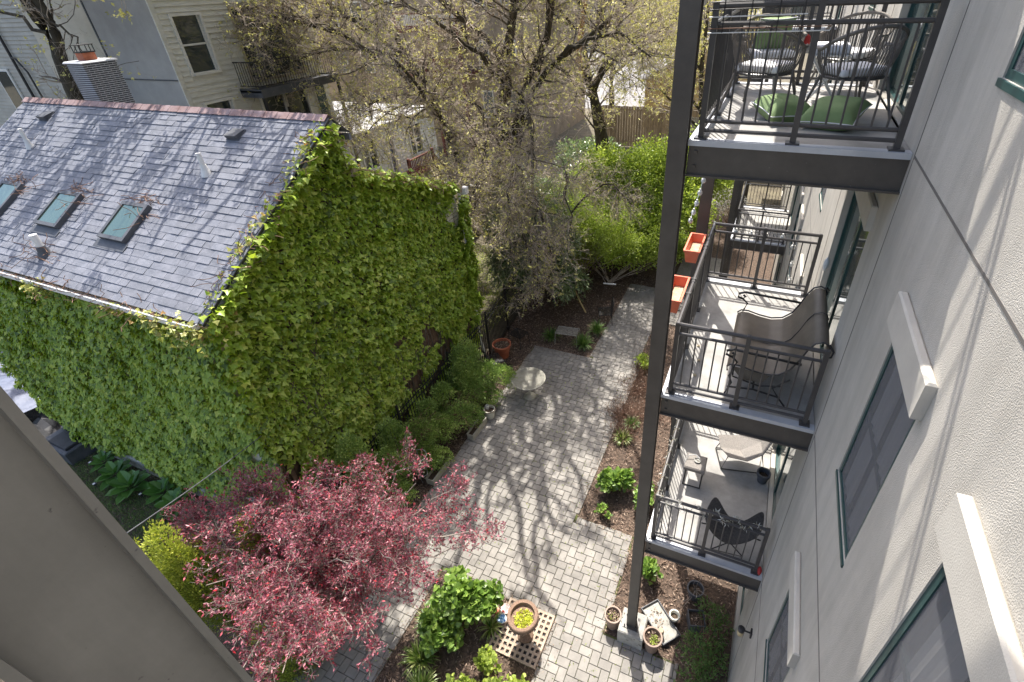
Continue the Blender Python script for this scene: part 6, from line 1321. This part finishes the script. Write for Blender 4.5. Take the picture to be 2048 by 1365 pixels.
for i, (x, y, a, lb) in enumerate(((-1.24,6.1,2.75,'rope chair nearest the column on the upper balcony, back to the railing'),(-.42,5.95,3.6,'rope chair by the stucco wall on the upper balcony, white cushion'),(-1.25,7.25,.35,'far left rope chair holding the green cushion'),(-.38,7.3,-.5,'far right rope chair beside the green door'))):
    o = rc if i == 0 else copy_tree(rc); o.location = (x,y,Z1); o.rotation_euler = (0,0,a); o['label'] = lb
def pillow(name, lab, x, y, z, s, rx=0, ry=0, rz=0, m='cushion_green', piping=True):
    t = thing(name, lab, 'cushion', (x,y,z)); N = 14; b = MB(); mt = Matrix.Translation((x,y,z)) @ Matrix.Rotation(rz,4,'Z') @ Matrix.Rotation(rx,4,'X') @ Matrix.Rotation(ry,4,'Y')
    def p(u, v, sg):
        e = (1-u**4)*(1-v**4); pinch = 1-.10*(1-abs(u)**2)*abs(v)**3-.10*(1-abs(v)**2)*abs(u)**3
        wr = .006*math.sin(u*7+v*3)*e
        return tuple(mt @ Vector((u*s/2*(1-.09*(1-u*u*0)*(1-v*v)*0)*(.90+.10*v*v), v*s/2*(.90+.10*u*u), sg*(.115*e**.55)+wr)))
    for sg in (1, -1):
        k = len(b.v)
        for i in range(N+1):
            for j in range(N+1): b.v.append(p(-1+2*i/N, -1+2*j/N, sg))
        for i in range(N):
            for j in range(N):
                q = (k+i*(N+1)+j, k+(i+1)*(N+1)+j, k+(i+1)*(N+1)+j+1, k+i*(N+1)+j+1); b.f.append(q if sg == 1 else q[::-1])
    b.build('cover', m, t, smooth=True)
    if piping:
        ed = [(u,-1) for u in np.linspace(-1,1,9)]+[(1,v) for v in np.linspace(-1,1,9)][1:]+[(u,1) for u in np.linspace(1,-1,9)][1:]+[(-1,v) for v in np.linspace(1,-1,9)][1:]
        MB().tube([p(u,v,1) for u,v in ed], .005, 5, cap=False).build('piping', 'cushion_white', t)
pillow('green_cushion', 'green cushion with white piping on the upper balcony floor, left one', -.98, 5.62, Z1+.10, .46, .12, .05, .5)
pillow('green_cushion', 'green cushion with white piping on the upper balcony floor, right one', -.55, 5.42, Z1+.12, .48, .20, -.05, -.35)
pillow('green_cushion', 'green cushion leaning upright in the far left rope chair', -1.25, 7.32, Z1+.60, .42, -1.0, 0, .35)
t = thing('side_table', 'low metal table with a white cushion top between the rope chairs', 'table', (-.62,6.72,Z1))
MB().box(-.82,-.42,6.5,6.94,Z1+.46,Z1+.475).build('table_top', 'wire_white', t); o = MB().box(-.80,-.44,6.52,6.92,Z1+.476,Z1+.56).build('pad', 'cushion_white', t); bv = o.modifiers.new('soft','BEVEL'); bv.width=.03; bv.segments=3
for s in (-1,1): MB().tube([(-.62+s*.18,6.52,Z1+.46),(-.62-s*.14,6.6,Z1)], .012, 6).tube([(-.62+s*.18,6.92,Z1+.46),(-.62-s*.14,6.84,Z1)], .012, 6).build('leg_pair', 'wire_white', t)
# wire drying rack on the near rail
t = thing('wire_rack', 'thin black and pink wire rack hooked over the upper balcony rail', 'drying rack', (-1.3,4.75,Z1+1.0))
for z, x1, m in ((.94,-.95,'wire_white'),(.99,-.9,'black_metal'),(1.04,-.85,'black_metal'),(.86,-.78,'rust_twig'),(.83,-.78,'wire_white')):
    MB().tube([(-1.66,4.70,Z1+z),(x1,4.70,Z1+z+.01)], .0045, 5).build('wire', m, t)
for x in (-1.55,-1.35,-1.15,-.98): MB().tube([(x,4.70,Z1+.83),(x,4.70,Z1+1.08)], .0045, 5).build('wire', 'black_metal', t)
for x in (-1.25,-1.18): MB().tube([(x+.03*math.cos(q),4.69,Z1+.88+.03*math.sin(q)) for q in np.linspace(0,2*math.pi,13)], .003, 4, cap=False).build('curl', 'black_metal', t)
tag(MB().lathe([(.03,0),(.04,.05),(.03,.12),(.0,.14)], 12, (-.86,7.45,Z1+.45), 1, .6).build('red_lantern', 'red'), 'small red lantern behind the rope chairs', 'lantern')
tag(MB().box(-1.2,-.6,22.2,22.22,Z3,Z3+1.0).build('privacy_screen', 'pot_dark') , 'grey privacy screen behind the far balcony', 'screen') if False else None
plank_fence('slat_fence', 'dark grey vertical slat fence closing the garden behind the far balconies', 33, -6, -.05, G, -6.0, 'concrete', .16)
b = MB()
for i in range(60):
    a0 = i*.55; r = .22+.05*math.sin(i*1.3); b.v.append((-.95+math.cos(a0)*r, 14.2+math.sin(a0)*r, G+.03+.002*i))
pts = b.v; tag(MB().tube(pts, .014, 5).build('garden_hose', 'black_plastic'), 'coiled black garden hose on the mulch beyond the middle balcony', 'hose')
# leaf-drop debris on the nearest column face is in its paint; small bright bolts
for z in (-.9, .35): tag(MB().lathe([(.006,0),(.006,.004),(.003,.006)], 8, (-1.7198,-.006,z)).build('rivet', 'white_plastic'), 'tiny bright rivet on the near column edge', 'rivet', 'rivets on the near column') if False else None
for o in bpy.data.objects:
    if '_local' in o: del o['_local']
